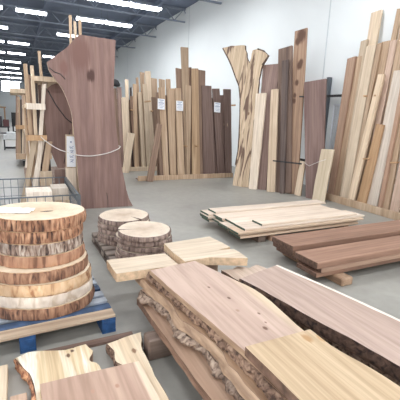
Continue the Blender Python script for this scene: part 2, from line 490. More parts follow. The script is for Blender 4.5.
RACK_E = [
    ('brown', (2.585, 10.450, 0.030), (2.538, 10.723, 2.302), 0.086, 0.098, ''),
    ('pinkw', (2.700, 10.450, 0.030), (2.666, 10.727, 2.338), 0.145, 0.127, ''),
    ('pale', (2.891, 10.511, 0.030), (2.904, 10.817, 2.576), 0.089, 0.098, ''),
    ('pale', (2.793, 10.389, 0.030), (2.796, 10.634, 2.072), 0.160, 0.186, ''),
    ('dark', (3.018, 10.511, 0.030), (3.015, 10.791, 2.365), 0.075, 0.047, ''),
    ('tan', (3.276, 10.511, 0.030), (3.213, 10.826, 2.655), 0.076, 0.071, ''),
    ('tan', (3.380, 10.450, 0.030), (3.348, 10.782, 2.799), 0.107, 0.131, ''),
    ('pale', (3.573, 10.450, 0.030), (3.516, 10.787, 2.841), 0.156, 0.169, ''),
    ('tan', (3.767, 10.511, 0.030), (3.714, 10.828, 2.667), 0.191, 0.197, ''),
    ('pale', (3.293, 10.389, 0.030), (3.232, 10.653, 2.235), 0.121, 0.095, ''),
    ('brown', (3.092, 10.450, 0.030), (3.038, 10.700, 2.115), 0.135, 0.146, ''),
    ('tan', (3.985, 10.450, 0.030), (3.946, 10.765, 2.652), 0.161, 0.188, ''),
    ('brown', (3.778, 10.449, 0.030), (3.691, 10.700, 2.124), 0.190, 0.203, ''),
    ('tan', (4.187, 10.511, 0.030), (4.166, 10.828, 2.673), 0.131, 0.144, ''),
    ('brown', (2.983, 10.570, 0.030), (2.950, 10.807, 2.002), 0.120, 0.147, ''),
    ('brown', (3.187, 10.570, 0.030), (3.162, 10.825, 2.154), 0.137, 0.149, ''),
    ('dark', (3.511, 10.570, 0.030), (3.456, 10.827, 2.171), 0.110, 0.137, ''),
    ('brown', (3.916, 10.570, 0.030), (3.850, 10.826, 2.165), 0.129, 0.126, ''),
    ('pale', (3.445, 10.389, 0.030), (3.393, 10.681, 2.467), 0.123, 0.134, ''),
    ('tan', (3.080, 10.389, 0.030), (3.098, 10.679, 2.446), 0.119, 0.102, ''),
]
SHORT_E = [
    ('pale', (2.664, 10.100, 0.000), (2.880, 10.253, 1.096), 0.170, 0.200, ''),
]
SHORT_A = [
    ('brown', (2.876, 8.600, 0.000), (3.158, 8.712, 1.399), 0.167, 0.129, ''),
]
RACK_D = [
    ('orangeb', (5.930, 5.726, 0.030), (6.277, 5.906, 2.920), 0.150, 0.214, ''),
    ('tan', (5.984, 5.609, 0.030), (6.332, 5.772, 2.929), 0.172, 0.168, ''),
    ('pale', (5.930, 5.342, 0.030), (6.297, 5.469, 3.090), 0.212, 0.228, ''),
    ('pale', (5.991, 5.555, 0.030), (6.375, 5.729, 3.230), 0.157, 0.152, ''),
    ('pale', (6.052, 5.411, 0.030), (6.500, 5.626, 3.761), 0.177, 0.244, ''),
    ('tan', (5.930, 5.190, 0.030), (6.298, 5.290, 3.100), 0.065, 0.103, ''),
    ('tan', (5.991, 5.090, 0.030), (6.363, 5.199, 3.130), 0.141, 0.179, ''),
    ('pinkt', (5.991, 4.935, 0.030), (6.362, 5.034, 3.121), 0.113, 0.140, ''),
    ('tan', (6.052, 5.041, 0.030), (6.493, 5.111, 3.701), 0.093, 0.108, ''),
    ('paleknot', (5.869, 5.116, 0.030), (6.166, 5.048, 2.509), 0.166, 0.132, ''),
    ('orange', (5.869, 4.872, 0.030), (6.057, 4.836, 1.600), 0.235, 0.162, ''),
    ('white', (5.930, 4.672, 0.030), (6.233, 4.727, 2.556), 0.233, 0.222, ''),
    ('orangeb', (5.869, 4.454, 0.030), (6.190, 4.575, 2.705), 0.068, 0.077, ''),
    ('tan', (5.930, 4.380, 0.030), (6.271, 4.541, 2.873), 0.135, 0.134, ''),
    ('pinkt', (5.869, 4.166, 0.030), (6.186, 4.278, 2.671), 0.149, 0.143, ''),
    ('brown', (6.052, 5.223, 0.030), (6.384, 5.236, 2.797), 0.121, 0.114, ''),
    ('brown', (6.104, 4.947, 0.030), (6.429, 4.982, 2.738), 0.113, 0.107, ''),
    ('tan', (5.991, 4.716, 0.030), (6.401, 4.901, 3.442), 0.128, 0.144, ''),
    ('brown', (5.991, 4.478, 0.030), (6.375, 4.636, 3.225), 0.121, 0.135, ''),
    ('brown', (5.991, 4.202, 0.030), (6.378, 4.350, 3.253), 0.131, 0.143, ''),
]
RACK_C = [
    ('pinkw', (5.075, 7.157, 0.000), (5.450, 7.503, 2.872), 0.265, 0.447, ''),
    ('cream', (4.862, 7.066, 0.000), (5.127, 7.376, 2.195), 0.210, 0.263, ''),
    ('walnut', (5.048, 6.960, 0.000), (5.276, 7.290, 2.045), 0.219, 0.207, ''),
    ('creamt', (5.092, 6.681, 0.000), (5.312, 7.123, 2.284), 0.197, 0.176, ''),
    ('greyb', (5.228, 6.446, 0.000), (5.489, 7.049, 2.914), 0.107, 0.159, ''),
    ('brownd', (5.300, 6.497, 0.000), (5.572, 7.197, 3.216), 0.383, 0.336, ''),
    ('brownk', (5.435, 6.385, 0.000), (5.816, 7.005, 3.591), 0.282, 0.287, ''),
    ('walnutp', (5.545, 5.766, 0.000), (5.742, 6.323, 2.457), 0.371, 0.483, ''),
    ('creamt', (5.437, 6.172, 0.000), (5.550, 6.232, 0.753), 0.147, 0.124, ''),
    ('creamg', (5.409, 5.516, 0.000), (5.685, 5.676, 1.063), 0.262, 0.263, ''),
]
BIG_SLAB = dict(base=(1.300, 6.320, 0.000), u=(0.9998, -0.0200, 0), slope=0.100, pts=[(-0.384, 0.005), (0.496, -0.011), (0.427, 0.129), (0.364, 0.417), (0.305, 0.770), (0.269, 1.030), (0.239, 1.404), (0.226, 1.772), (0.221, 2.036), (0.245, 2.332), (0.268, 2.625), (0.278, 2.818), (-0.008, 2.824), (-0.275, 2.831), (-0.371, 2.766), (-0.451, 2.673), (-0.546, 2.579), (-0.685, 2.466), (-0.808, 2.363), (-0.785, 2.245), (-0.703, 2.114), (-0.605, 1.982), (-0.545, 1.829), (-0.498, 1.689), (-0.469, 1.483), (-0.450, 1.209), (-0.428, 0.832), (-0.416, 0.381)])
SECOND_SLAB = dict(base=(0.750, 6.950, 0.000), u=(1.0000, 0.0000, 0), slope=0.100, pts=[(-0.125, 0.621), (-0.023, 0.618), (0.086, 0.760), (0.277, 1.118), (0.478, 1.659), (0.405, 2.008), (0.153, 2.095), (-0.097, 2.077), (-0.231, 1.984), (-0.279, 1.830), (-0.301, 1.593), (-0.288, 1.252), (-0.252, 1.027), (-0.211, 0.870)])
Y_SLAB = dict(base=(4.770, 7.439, 0.000), u=(0.4311, -0.9023, 0), slope=0.170, pts=[(-0.228, -0.016), (0.222, 0.013), (0.175, 0.664), (0.126, 1.252), (0.083, 1.721), (0.064, 2.211), (0.069, 2.488), (0.063, 2.673), (0.079, 2.879), (0.199, 3.088), (0.049, 3.201), (-0.121, 3.260), (-0.227, 3.245), (-0.258, 3.108), (-0.270, 2.945), (-0.366, 3.092), (-0.474, 3.382), (-0.761, 3.383), (-1.117, 3.363), (-0.919, 3.104), (-0.763, 2.900), (-0.597, 2.627), (-0.471, 2.407), (-0.368, 2.070), (-0.318, 1.710), (-0.247, 1.230), (-0.213, 0.845), (-0.233, 0.501)])

TONE = {'tan': 'tan', 'tanknot': 'knotty tan', 'pale': 'pale', 'paleknot': 'knotty pale', 'cream': 'cream', 'creamt': 'cream', 'creamg': 'pale greenish', 'white': 'whitish',
        'brown': 'brown', 'brownk': 'brown', 'greyb': 'grey', 'walnut': 'dark mauve', 'walnut2': 'dark mauve', 'walnutp': 'dark mauve', 'pinkw': 'pinkish brown',
        'pinkt': 'pinkish tan', 'orange': 'short orange-tan', 'orangeb': 'reddish brown', 'dark': 'blackish brown'}
SPECIAL = {('A', 4): 'tallest tan plank, rising far above the others in the three-card rack',
           ('A', 7): 'wide tan plank with dark knot near its top, three-card rack',
           ('A', 12): 'mauve plank with cream sapwood streak, last on the right in the three-card rack',
           ('A', 9): 'widest dark mauve plank in the three-card rack, right of the knotty tan plank',
           ('D', 4): 'pale plank leaning on the right wall, tallest one in view',
           ('D', 10): 'short orange-tan plank leaning in front in the right wall rack',
           ('D', 9): 'knotty pale plank standing forward, beside the short orange-tan plank',
           ('D', 11): 'whitish wide plank just right of the short orange-tan plank'}
for nm, rows, u, t, where in (('A', RACK_A, (1, 0, 0), 0.045, 'three-card rack'), ('E', RACK_E, (1, 0, 0), 0.045, 'rear rack right of the huge slab'),
                              ('D', RACK_D, (0, -1, 0), 0.045, 'right wall rack')):
    order = sorted(range(len(rows)), key=lambda i: (rows[i][1][0] if nm != 'D' else -rows[i][1][1]))
    for i, (key, B, T, w0, w1, lab) in enumerate(rows):
        k = order.index(i)
        s = SPECIAL.get((nm, i)) or '%s plank, foot %s from left, %s' % (TONE[key], ORD[k] if k < 20 else 'last', where)
        if nm == 'D': t2 = 0.05
        else: t2 = t
        plank('plank', key, B, T, min(w0, w1 * 1.25), w1, u, t2, s, {'A': 'planks in the three-card rack', 'E': 'planks in the rear rack', 'D': 'planks in the right wall rack'}[nm])
for key, B, T, w0, w1, lab in SHORT_E:
    plank('plank', key, B, T, w0, w1, (1, 0, 0), 0.05, 'short pale plank leaning to the right just beside the huge slab foot')
for key, B, T, w0, w1, lab in SHORT_A:
    plank('plank', key, B, T, w0, w1, (1, 0, 0), 0.06, 'short brown plank leaning at the left end of the three-card rack')

# low racks that the planks stand in
def rack_frame(name, label, x0, x1, y, wood_key, back=0.32, zbar=(0.85, 1.93), pegs=(), px0=0.02):
    r = empty(name, (x0, y, 0))
    L = x1 - x0
    boxes('base_rail', [((0, 0, 0), (L, 0.045, 0.12))], W[wood_key], r, bevel=0.004)
    boxes('floor_runner', [((0.05, 0.05, 0), (L - 0.05, back + 0.08, 0.018))], W['brown'], r)
    for z in zbar:
        boxes('back_bar', [((px0, back + 0.09 + z * 0.13, z), (L, back + 0.13 + z * 0.13, z + 0.09))], W['brown'], r)
    for x in (px0, L / 2, L - 0.10):
        bm = bmesh.new(); bar(bm, (x + 0.04, back + 0.19, 0.0), (x + 0.04, back + 0.43, 2.05), 0.08, 0.05)
        done(bm, 'post', W['brown'], r)
    for x, z in pegs:
        bm = bmesh.new(); tube(bm, [(x - x0, back + 0.25, z), (x - x0, -0.03 + z * 0.1, z)], 0.02, 8)
        done(bm, 'peg', W['orange'], r)
    return tag(r, label, 'rack')


rack_frame('lumber_rack', 'tan low rack rail under the planks with three price cards', 2.62, 5.34, 8.74, 'tan', pegs=((2.97, 1.93), (3.93, 0.85), (4.24, 0.85), (5.38, 1.95)), px0=0.68)
rack_frame('lumber_rack', 'pale low rack rail behind the huge slab, farther from the camera', 2.3, 4.3, 10.36, 'pale', pegs=((3.58, 1.72), (2.98, 1.72)))

r = empty('lumber_rack', (5.80, 5.32, 0))
bm = bmesh.new(); bar(bm, (0, 0.55, 0.07), (-0.05, -2.4, 0.07), 0.045, 0.14, (1, 0, 0)); done(bm, 'base_rail', W['tan'], r, bevel=0.004)
for z, x in ((0.5, 0.60), (1.85, 0.72)):
    boxes('back_bar', [((x, -2.4, z), (x + 0.05, 0.55, z + 0.09))], W['brown'], r)
for y in (0.45, -0.9, -2.2):
    boxes('post', [((0.71, y, 0), (0.77, y + 0.08, 2.3))], W['brown'], r)
for y, z, xx in ((0.0, 2.12, 0.30), (-0.25, 2.12, 0.30), (-0.42, 0.95, 0.02), (-1.0, 0.95, 0.02)):
    bm = bmesh.new(); tube(bm, [(0.72, y, z), (xx, y, z)], 0.016, 8); done(bm, 'peg', W['orange'], r)
tag(r, 'tan base rail and pegs of the rack along the right wall', 'rack')

# price cards on three planks of the near rack
def price_card(x, y, z, w, h, tilt, label):
    c = empty('price_card', (x, y, z)); c.rotation_euler = (-math.atan(0.14), tilt, 0)
    boxes('card', [((-w / 2, -0.006, -h / 2), (w / 2, -0.002, h / 2))], M_PAPER, c)
    bm = bmesh.new()
    for k in range(6):
        wd = w * (0.34, 0.22, 0.36, 0.30, 0.36, 0.25)[k]
        zz = h * (0.34 - 0.135 * k)
        box(bm, (-wd, -0.0075, zz), (wd, -0.006, zz + h * (0.07 if k in (0, 2) else 0.035)))
    done(bm, 'printed_lines', M_INK, c)
    return tag(c, label, 'card', 'price cards in the plank rack')


price_card(3.30, 9.035, 1.88, 0.19, 0.26, 0.05, 'white price card on the leftmost tan plank of the near rack')
price_card(3.80, 9.035, 1.86, 0.19, 0.25, 0.03, 'white price card below the tallest plank, middle of three')
price_card(4.90, 9.04, 1.87, 0.19, 0.26, 0.06, 'white price card on the dark mauve planks, rightmost of three')

CL = ['wide pinkish brown board behind the pale forked slab', 'cream plank with a cracked top leaning against the forked slab', 'dark mauve board between the cream plank and the narrow cream one',
      'narrow cream board beside the grey bark-edged board', 'grey bark-edged narrow board in front of the brown one', 'brown board behind the grey bark-edged one',
      'tall brown board with dark patches, highest beside the wall rack', 'wide purplish walnut board left of the right wall rack',
      'short thin cream stick leaning left of the purplish walnut board', 'short pale greenish plank leaning at the near end of the right wall rack']
for (key, B, T, w0, w1, lab), s in zip(RACK_C, CL):
    plank('board', key, B, T, w0, w1, (0.431, -0.902, 0), 0.05, s, None, 'board')

# steel rack bars and panel behind them
r = empty('steel_rack', (6.2, 6.6, 0))
for y in (1.35, 0.1, -0.60):
    boxes('upright', [((0.27, y - 0.04, 0), (0.36, y + 0.04, 2.6))], M_STEEL, r)
for z in (0.62, 2.15):
    boxes('crossbar', [((0.20, -0.68, z), (0.27, 1.5, z + 0.05))], M_BLACK, r)
tag(r, 'black and grey steel rack between the boards and the white wall', 'rack')
bm = bmesh.new()
for k in range(9): tube(bm, [(6.53, 6.02 + k * 0.055, 0.05), (6.53, 6.02 + k * 0.055, 1.95)], 0.005, 5)
for k in range(36): tube(bm, [(6.53, 6.0, 0.06 + k * 0.0545), (6.53, 6.48, 0.06 + k * 0.0545)], 0.005, 5)
for a, b in (((6.53, 6.0, 0.03), (6.53, 6.0, 1.99)), ((6.53, 6.48, 0.03), (6.53, 6.48, 1.99)), ((6.53, 6.0, 0.03), (6.53, 6.48, 0.03)), ((6.53, 6.0, 1.99), (6.53, 6.48, 1.99))):
    tube(bm, [a, b], 0.014, 6)
tag(done(bm, 'mesh_panel', M_FIXT), 'pale wire mesh panel on the wall right of the walnut board', 'panel')
def strap(p, q, label, n=(-0.9, -0.43, 0)):
    bm = bmesh.new(); bar(bm, p, q, 0.03, 0.012, (0, 0, 1))
    return tag(done(bm, 'retaining_bar', M_BLACK), label, 'bar')
strap((5.06, 6.64, 0.72), (5.35, 6.03, 0.72), 'black bar across the lower middle of the grey and brown boards')
strap((5.62, 6.62, 2.12), (5.76, 6.33, 2.12), 'black bar across the upper part of the tall brown board')



bm = bmesh.new(); tube(bm, [(5.50, 6.24, 0.70), (5.50, 6.12, 0.73), (5.50, 5.97, 0.68), (5.54, 5.76, 0.79), (5.58, 5.60, 0.86)], 0.005, 5)
tag(done(bm, 'cord', M_ROPE), 'thin white cord tied across the wide purplish walnut board', 'cord')


# ------------------------------------------------------------------ standing slabs cut from outlines
def smooth_outline(pts, n=3, jag=0.0, seed=0, closed=True):
    """Catmull-Rom through the outline, straight where points are marked by repetition"""
    out = []
    P = [Vector((*p, 0)) for p in pts]
    m = len(P)
    for i in range(m):
        p0, p1, p2, p3 = P[i - 1], P[i], P[(i + 1) % m], P[(i + 2) % m]
        sharp = (p1 - p0).normalized().dot((p2 - p1).normalized()) < 0.5 or (p2 - p1).normalized().dot((p3 - p2).normalized()) < 0.5
        for k in range(n):
            t = k / n
            if sharp: q = p1.lerp(p2, t)
            else: q = 0.5 * ((2 * p1) + (p2 - p0) * t + (2 * p0 - 5 * p1 + 4 * p2 - p3) * t * t + (3 * p1 - p0 - 3 * p2 + p3) * t ** 3)
            if jag:
                d = (p2 - p1).normalized(); nn = Vector((d.y, -d.x, 0))
                q = q + nn * jag * noise.noise(Vector((q.x * 9 + seed, q.y * 9, seed * 1.7)))
            out.append((q.x, q.y))
    return out


def standing_slab(name, spec, t, mat, side_mat, jag=0.006, seed=1, n=3):
    pts = smooth_outline(spec['pts'], n, jag, seed)
    zmin = min(p[1] for p in pts)
    bm = bmesh.new()
    f = [bm.verts.new((x, 0, max(0.0, z))) for x, z in pts]
    b = [bm.verts.new((x, t, max(0.0, z))) for x, z in pts]
    cap(bm, [bm.faces.new(f)])
    cap(bm, [bm.faces.new(b[::-1])])
    for i in range(len(f)):
        j = (i + 1) % len(f)
        fc = bm.faces.new((f[i], b[i], b[j], f[j])); fc.material_index = 1
    o = done(bm, name, [mat, side_mat])
    B = Vector(spec['base']); u = Vector(spec['u']); a = Vector((0, 0, 1)).cross(u)
    T = B + Vector((0, 0, 1)) + a * spec['slope']
    o.matrix_world = frame(B, T, u)
    return o


M_BARK_DK = bark('dark_slab_bark', (128, 108, 94), (96, 78, 68), (58, 46, 42))
M_EDGE = bark('slab_edge', (186, 152, 128), (150, 118, 100), (104, 80, 70))
M_BIG = wood('big_walnut_face', (158, 124, 112), (138, 105, 96), (114, 84, 76), grain=4.5, vary=0.0,
             spots=(((-0.15, 0.0, 2.21), 0.075, (80, 56, 50)), ((-0.30, 0.0, 2.53), 0.20, (118, 88, 80)), ((-0.56, 0.0, 2.3), 0.09, (122, 90, 82))))
o = standing_slab('wood_slab', BIG_SLAB, 0.065, M_BIG, flat('pale_sawn_edge', (200, 176, 156), 0.7), seed=3)
tag(o, 'huge mauve walnut slab with a curved arm, standing tallest at left', 'slab')
bm = bmesh.new()
tube(bm, [(0.05, -0.001, 0.0), (0.055, -0.001, 0.12), (0.04, -0.001, 0.26)], 0.004, 5)
tube(bm, [(-0.78, 0.0, 2.28), (-0.70, -0.001, 2.22), (-0.62, -0.001, 2.20), (-0.55, -0.001, 2.12)], 0.006, 5)
done(bm, 'crack', M_BLACK, o)
o = standing_slab('wood_slab', SECOND_SLAB, 0.055, wood('second_walnut_face', (158, 124, 112), (136, 104, 95), (110, 82, 75), grain=5, vary=0.0), M_EDGE, seed=5)
tag(o, 'smaller rounded mauve slab standing behind the huge slab', 'slab')
bm = bmesh.new()
tube(bm, [(-0.22, -0.001, 1.96), (-0.10, -0.001, 1.72), (0.05, -0.001, 1.50), (0.22, -0.001, 1.36)], 0.009, 5)
tube(bm, [(-0.02, -0.001, 0.70), (0.05, -0.001, 1.0), (0.12, -0.001, 1.3)], 0.006, 5)
done(bm, 'crack', M_BLACK, o)
M_FORK = wood('forked_maple_face', (232, 208, 176), (210, 182, 148), (146, 114, 92), grain=13, vary=0.0, patch=((120, 92, 76), 0.565),
              spots=(((-0.08, 0, 1.75), 0.03, (130, 100, 80)),))
o = standing_slab('forked_slab', Y_SLAB, 0.06, M_FORK, M_BARK_DK, jag=0.03, seed=8)
tag(o, 'tall pale Y-shaped slab with a forked top and dark streaks', 'slab')
bk = bmesh.new()
for seg in (range(18, 28),):
    pts = [Y_SLAB['pts'][i] for i in seg]
    tube(bk, [(x - 0.005, 0.02, max(0.03, z)) for x, z in pts], 0.026, 6)
pts = [Y_SLAB['pts'][i] for i in range(8, 12)]
tube(bk, [(x, 0.02, z) for x, z in pts], 0.026, 6)
for v in bk.verts:
    v.co += Vector((noise.noise(v.co * 14), 0.4 * noise.noise(v.co * 17 + Vector((5, 0, 0))), 0)) * 0.022
done(bk, 'bark_edge', M_BARK_DK, o)
boxes_o = boxes('slab_offcut', [((-0.16, 0, 0), (0.22, 0.05, 0.60))], W['walnut'], None, (0.72, 6.92, 0))
tag(boxes_o, 'mauve offcut upright under the smaller rounded slab', 'offcut')

# ------------------------------------------------------------------ lumber carts at the left
def caster(parent, x, y, r=0.09):
    w = bmesh.new(); tube(w, [(x - 0.025, y, r), (x + 0.025, y, r)], r, 14); c = done(w, 'wheel', M_RUBBER, parent)
    boxes('fork', [((x - 0.04, y - 0.03, r + 0.02), (x - 0.028, y + 0.03, 2 * r + 0.03)), ((x + 0.028, y - 0.03, r + 0.02), (x + 0.04, y + 0.03, 2 * r + 0.03)), ((x - 0.04, y - 0.04, 2 * r + 0.02), (x + 0.04, y + 0.04, 2 * r + 0.05))], M_STEEL, c)


r = empty('lumber_cart', (0.1, 7.25, 0))
boxes('deck', [((0.0, 0.0, 0.23), (1.05, 2.3, 0.30))], W['brown'], r)
for x in (0.1, 0.95):
    for y in (0.12, 2.15): caster(r, x, y)
for y in (0.05, 2.2):
    for a, b in (((0.06, y, 0.30), (0.42, y, 2.18)), ((0.99, y, 0.30), (0.63, y, 2.18))):
        bm = bmesh.new(); bar(bm, a, b, 0.085, 0.05); done(bm, 'upright', W['white'], r)
    boxes('crossbar', [((0.07 if y < 1 else 0.2, y - (0.42 if y < 1 else 0.075), 1.62), (0.36 if y < 1 else 0.8, y - (0.37 if y < 1 else 0.03), 1.72))], W['white'], r)
    boxes('crossbar', [((0.04, y - (0.44 if y < 1 else 0.08), 1.11), (0.36 if y < 1 else 0.95, y - (0.39 if y < 1 else 0.03), 1.20))], W['orange'], r)
for z in (1.13, 1.64):
    boxes('side_rail', [((0.045, -0.38, z), (0.075, 2.2, z + 0.06))], W['pale'], r)
boxes('ridge_beam', [((0.22, -0.20, 2.09), (0.68, 2.3, 2.17))], W['creamt'], r)
tag(r, 'wooden A-frame lumber cart with pale crossbars behind the rounded slab', 'cart')
for key, x0, x1, y, z1, w, t, lab in (
        ('tan', 0.225, 0.20, 7.14, 2.36, 0.062, 0.16, 'tall tan plank on edge at the left end of the near cart'),
        ('pale', 0.305, 0.30, 7.14, 2.34, 0.055, 0.15, 'tall pale plank on edge, second from the left on the near cart'),
        ('dark', 0.36, 0.355, 7.15, 2.06, 0.04, 0.14, 'blackish plank on edge beside the tall pale one on the near cart'),
        ('walnut', 0.405, 0.405, 7.23, 2.04, 0.042, 0.14, 'mauve plank on edge right of the blackish one on the near cart'),
        ('brown', 0.45, 0.452, 7.23, 2.0, 0.04, 0.12, 'brown plank on edge nearest the ridge beam of the near cart'),
        ('dark', 0.50, 0.50, 7.23, 2.0, 0.045, 0.12, 'second blackish plank on edge, farthest right on the near cart'),
        ('brown', 0.262, 0.25, 7.18, 2.2, 0.04, 0.12, 'brown plank on edge between the two tall pale ones on the near cart'),
        ('tan', 0.17, 0.15, 7.2, 1.7, 0.04, 0.12, 'shorter tan plank on edge at the far left of the near cart'),
        ('tan', 0.52, 0.44, 7.40, 2.62, 0.05, 0.03, 'thin tan batten rising above the near cart')):
    plank('plank', key, (x0, y, 0.305 if y > 7.2 else 0.0), (x1, y, z1), w, w, (1, 0, 0), 0.03, lab, 'planks on the near lumber cart')
for key, B, T, w, lab in (('pale', (0.02, 6.93, 0), (0.27, 7.03, 1.10), 0.085, 'pale plank leaning right, leftmost foot at the near cart end'),
                          ('white', (0.16, 6.93, 0), (0.40, 7.03, 1.14), 0.085, 'whitish plank leaning right, middle foot at the near cart end'),
                          ('tan', (0.31, 6.92, 0), (0.50, 6.94, 1.10), 0.10, 'tan plank leaning right, rightmost foot at the near cart end'),
                          ('white', (0.24, 6.98, 0.0), (0.47, 7.00, 2.05), 0.06, 'long whitish plank slanting up to the ridge beam of the near cart')):
    plank('plank', key, B, T, w, w, (1, 0, 0), 0.03, lab)
boxes_o = boxes('wood_block', [((-0.09, -0.05, 0), (0.09, 0.05, 0.62))], W['creamt'], None, (0.40, 6.62, 0), bevel=0.004)
tag(boxes_o, 'short upright cream block behind the wire basket', 'block')
for key, x0, x1, z1, w, lab in (('tan', 0.90, 0.915, 3.16, 0.045, 'tall thin stick above the huge slab, left of three'), ('pale', 0.97, 0.985, 3.08, 0.045, 'tall thin stick above the huge slab, middle of three'),
                                ('tan', 1.05, 1.065, 3.12, 0.05, 'tall thin stick above the huge slab, right of three')):
    plank('stick', key, (x0, 6.87, 0), (x1, 6.90, z1), w, w, (1, 0, 0), 0.03, lab, 'sticks behind the huge slab', 'stick')
plank('batten', 'tan', (0.98, 7.01, 1.2), (1.66, 7.01, 2.42), 0.05, 0.05, (0, 1, 0), 0.04, 'short slanting batten poking out right of the huge slab', None, 'batten')

r = empty('sign_board', (0.82, 6.80, 0)); r.rotation_euler = (-0.03, 0.03, 0)
boxes('backing_plank', [((-0.10, 0, 0), (0.11, 0.03, 1.22))], W['creamt'], r)
boxes('paper_strip', [((-0.085, -0.006, 0.66), (0.065, -0.001, 1.19))], M_PAPER, r)
bm = bmesh.new()
for k, zz in enumerate((1.08, 0.98, 0.90, 0.82, 0.74)):
    if k == 0: box(bm, (-0.025, -0.008, zz), (0.0, -0.006, zz + 0.028)); continue
    for q, (a, b) in enumerate((((-0.03, 0.045), (0.03, 0.045)), ((0.03, 0.045), (-0.025, 0.0)), ((-0.02, 0.02), (0.025, 0.0)), ((-0.03, 0.01), (-0.03, 0.04)))[(k % 2):3 + (k % 2)]):
        bar(bm, (a[0], -0.007, zz + a[1]), (b[0], -0.007, zz + b[1]), 0.009, 0.002, (0, 0, 1) if abs(a[1] - b[1]) < .02 else (1, 0, 0))
done(bm, 'marks', M_INK, r)
tag(r, 'upright plank with a white paper strip of marks, left of the huge slab', 'sign')
plank('plank', 'cream', (0.79, 6.62, 0), (0.80, 6.66, 0.66), 0.17, 0.17, (1, 0, 0), 0.03, 'short ridged cream plank in front of the white paper sign', None)

rp = [Vector(p) for p in ((0.36, 6.86, 1.18), (0.44, 6.84, 1.10), (0.60, 6.70, 0.99), (0.72, 6.55, 0.95), (0.86, 6.397, 0.915), (1.02, 6.388, 0.895), (1.165, 6.388, 0.90), (1.38, 6.39, 0.94), (1.54, 6.40, 1.0), (1.60, 6.45, 1.03), (1.60, 6.56, 1.05), (1.3, 6.75, 1.05))]
line = []
for k in range(len(rp) - 1):
    p0, p1, p2, p3 = rp[max(k - 1, 0)], rp[k], rp[k + 1], rp[min(k + 2, len(rp) - 1)]
    for q in range(5):
        t = q / 5
        line.append(0.5 * ((2 * p1) + (p2 - p0) * t + (2 * p0 - 5 * p1 + 4 * p2 - p3) * t * t + (3 * p1 - p0 - 3 * p2 + p3) * t ** 3))
bm = bmesh.new(); tube(bm, line + [rp[-1]], 0.0075, 6)
tag(done(bm, 'tie_rope', M_ROPE), 'pale rope slung across the huge slab and the smaller one', 'rope')

# far cart
r = empty('lumber_cart', (0.0, 12.0, 0))
boxes('deck', [((-0.06, -0.20, 0.22), (0.9, 1.8, 0.38))], W['tan'], r)
for x in (0.14, 0.8):
    for y in (-0.1, 1.65): caster(r, x, y, 0.085)
for y in (0.1, 1.7):
    for a, b_ in (((0.0, y, 0.38), (0.30, y, 2.1)), ((0.85, y, 0.38), (0.45, y, 2.1))):
        bm = bmesh.new(); bar(bm, a, b_, 0.07, 0.05); done(bm, 'upright', W['tan'], r)
boxes('crossbar', [((-0.02, -0.28, 1.08), (0.75, -0.22, 1.19))], W['orange'], r)
boxes('shelf_beam', [((-0.10, -0.22, 2.06), (0.55, 1.8, 2.18))], W['creamt'], r)
tag(r, 'far lumber cart on black casters at the left aisle', 'cart')
for k, (key, x0, x1, z1) in enumerate((('brown', -0.03, 0.07, 2.0), ('tan', 0.04, 0.12, 1.98), ('dark', 0.10, 0.165, 1.9), ('pinkt', 0.165, 0.21, 2.03), ('tan', 0.235, 0.26, 2.04), ('brown', 0.30, 0.31, 2.03), ('tan', 0.37, 0.37, 2.03), ('brown', 0.43, 0.43, 2.03), ('pale', 0.12, 0.23, 1.7))):
    yy = 11.84 if k < 8 else 11.80
    plank('plank', key, (x0, yy, 0.385), (x1, yy + 0.015, z1), 0.064 if k < 8 else 0.05, 0.05, (1, 0, 0), 0.025, '%s narrow plank, %s from the left on the far cart' % (TONE[key], ORD[k]), 'planks on the far cart')
M_GREYM = flat('machine_grey', (196, 198, 198), 0.5)
r = empty('planer_machine', (-0.25, 17.2, 0))
boxes('base_frame', [((-0.24, -0.25, 0), (-0.20, 0.25, 0.42)), ((0.20, -0.25, 0), (0.24, 0.25, 0.42)), ((-0.24, -0.25, 0.06), (0.24, -0.21, 0.10)), ((-0.24, 0.21, 0.06), (0.24, 0.25, 0.10))], M_BLACK, r)
boxes('body', [((-0.25, -0.27, 0.42), (0.25, 0.27, 0.62)), ((-0.12, -0.2, 0.62), (0.2, 0.2, 0.72))], M_GREYM, r, bevel=0.02)
tag(r, 'small grey machine on a black frame in the far aisle', 'machine')
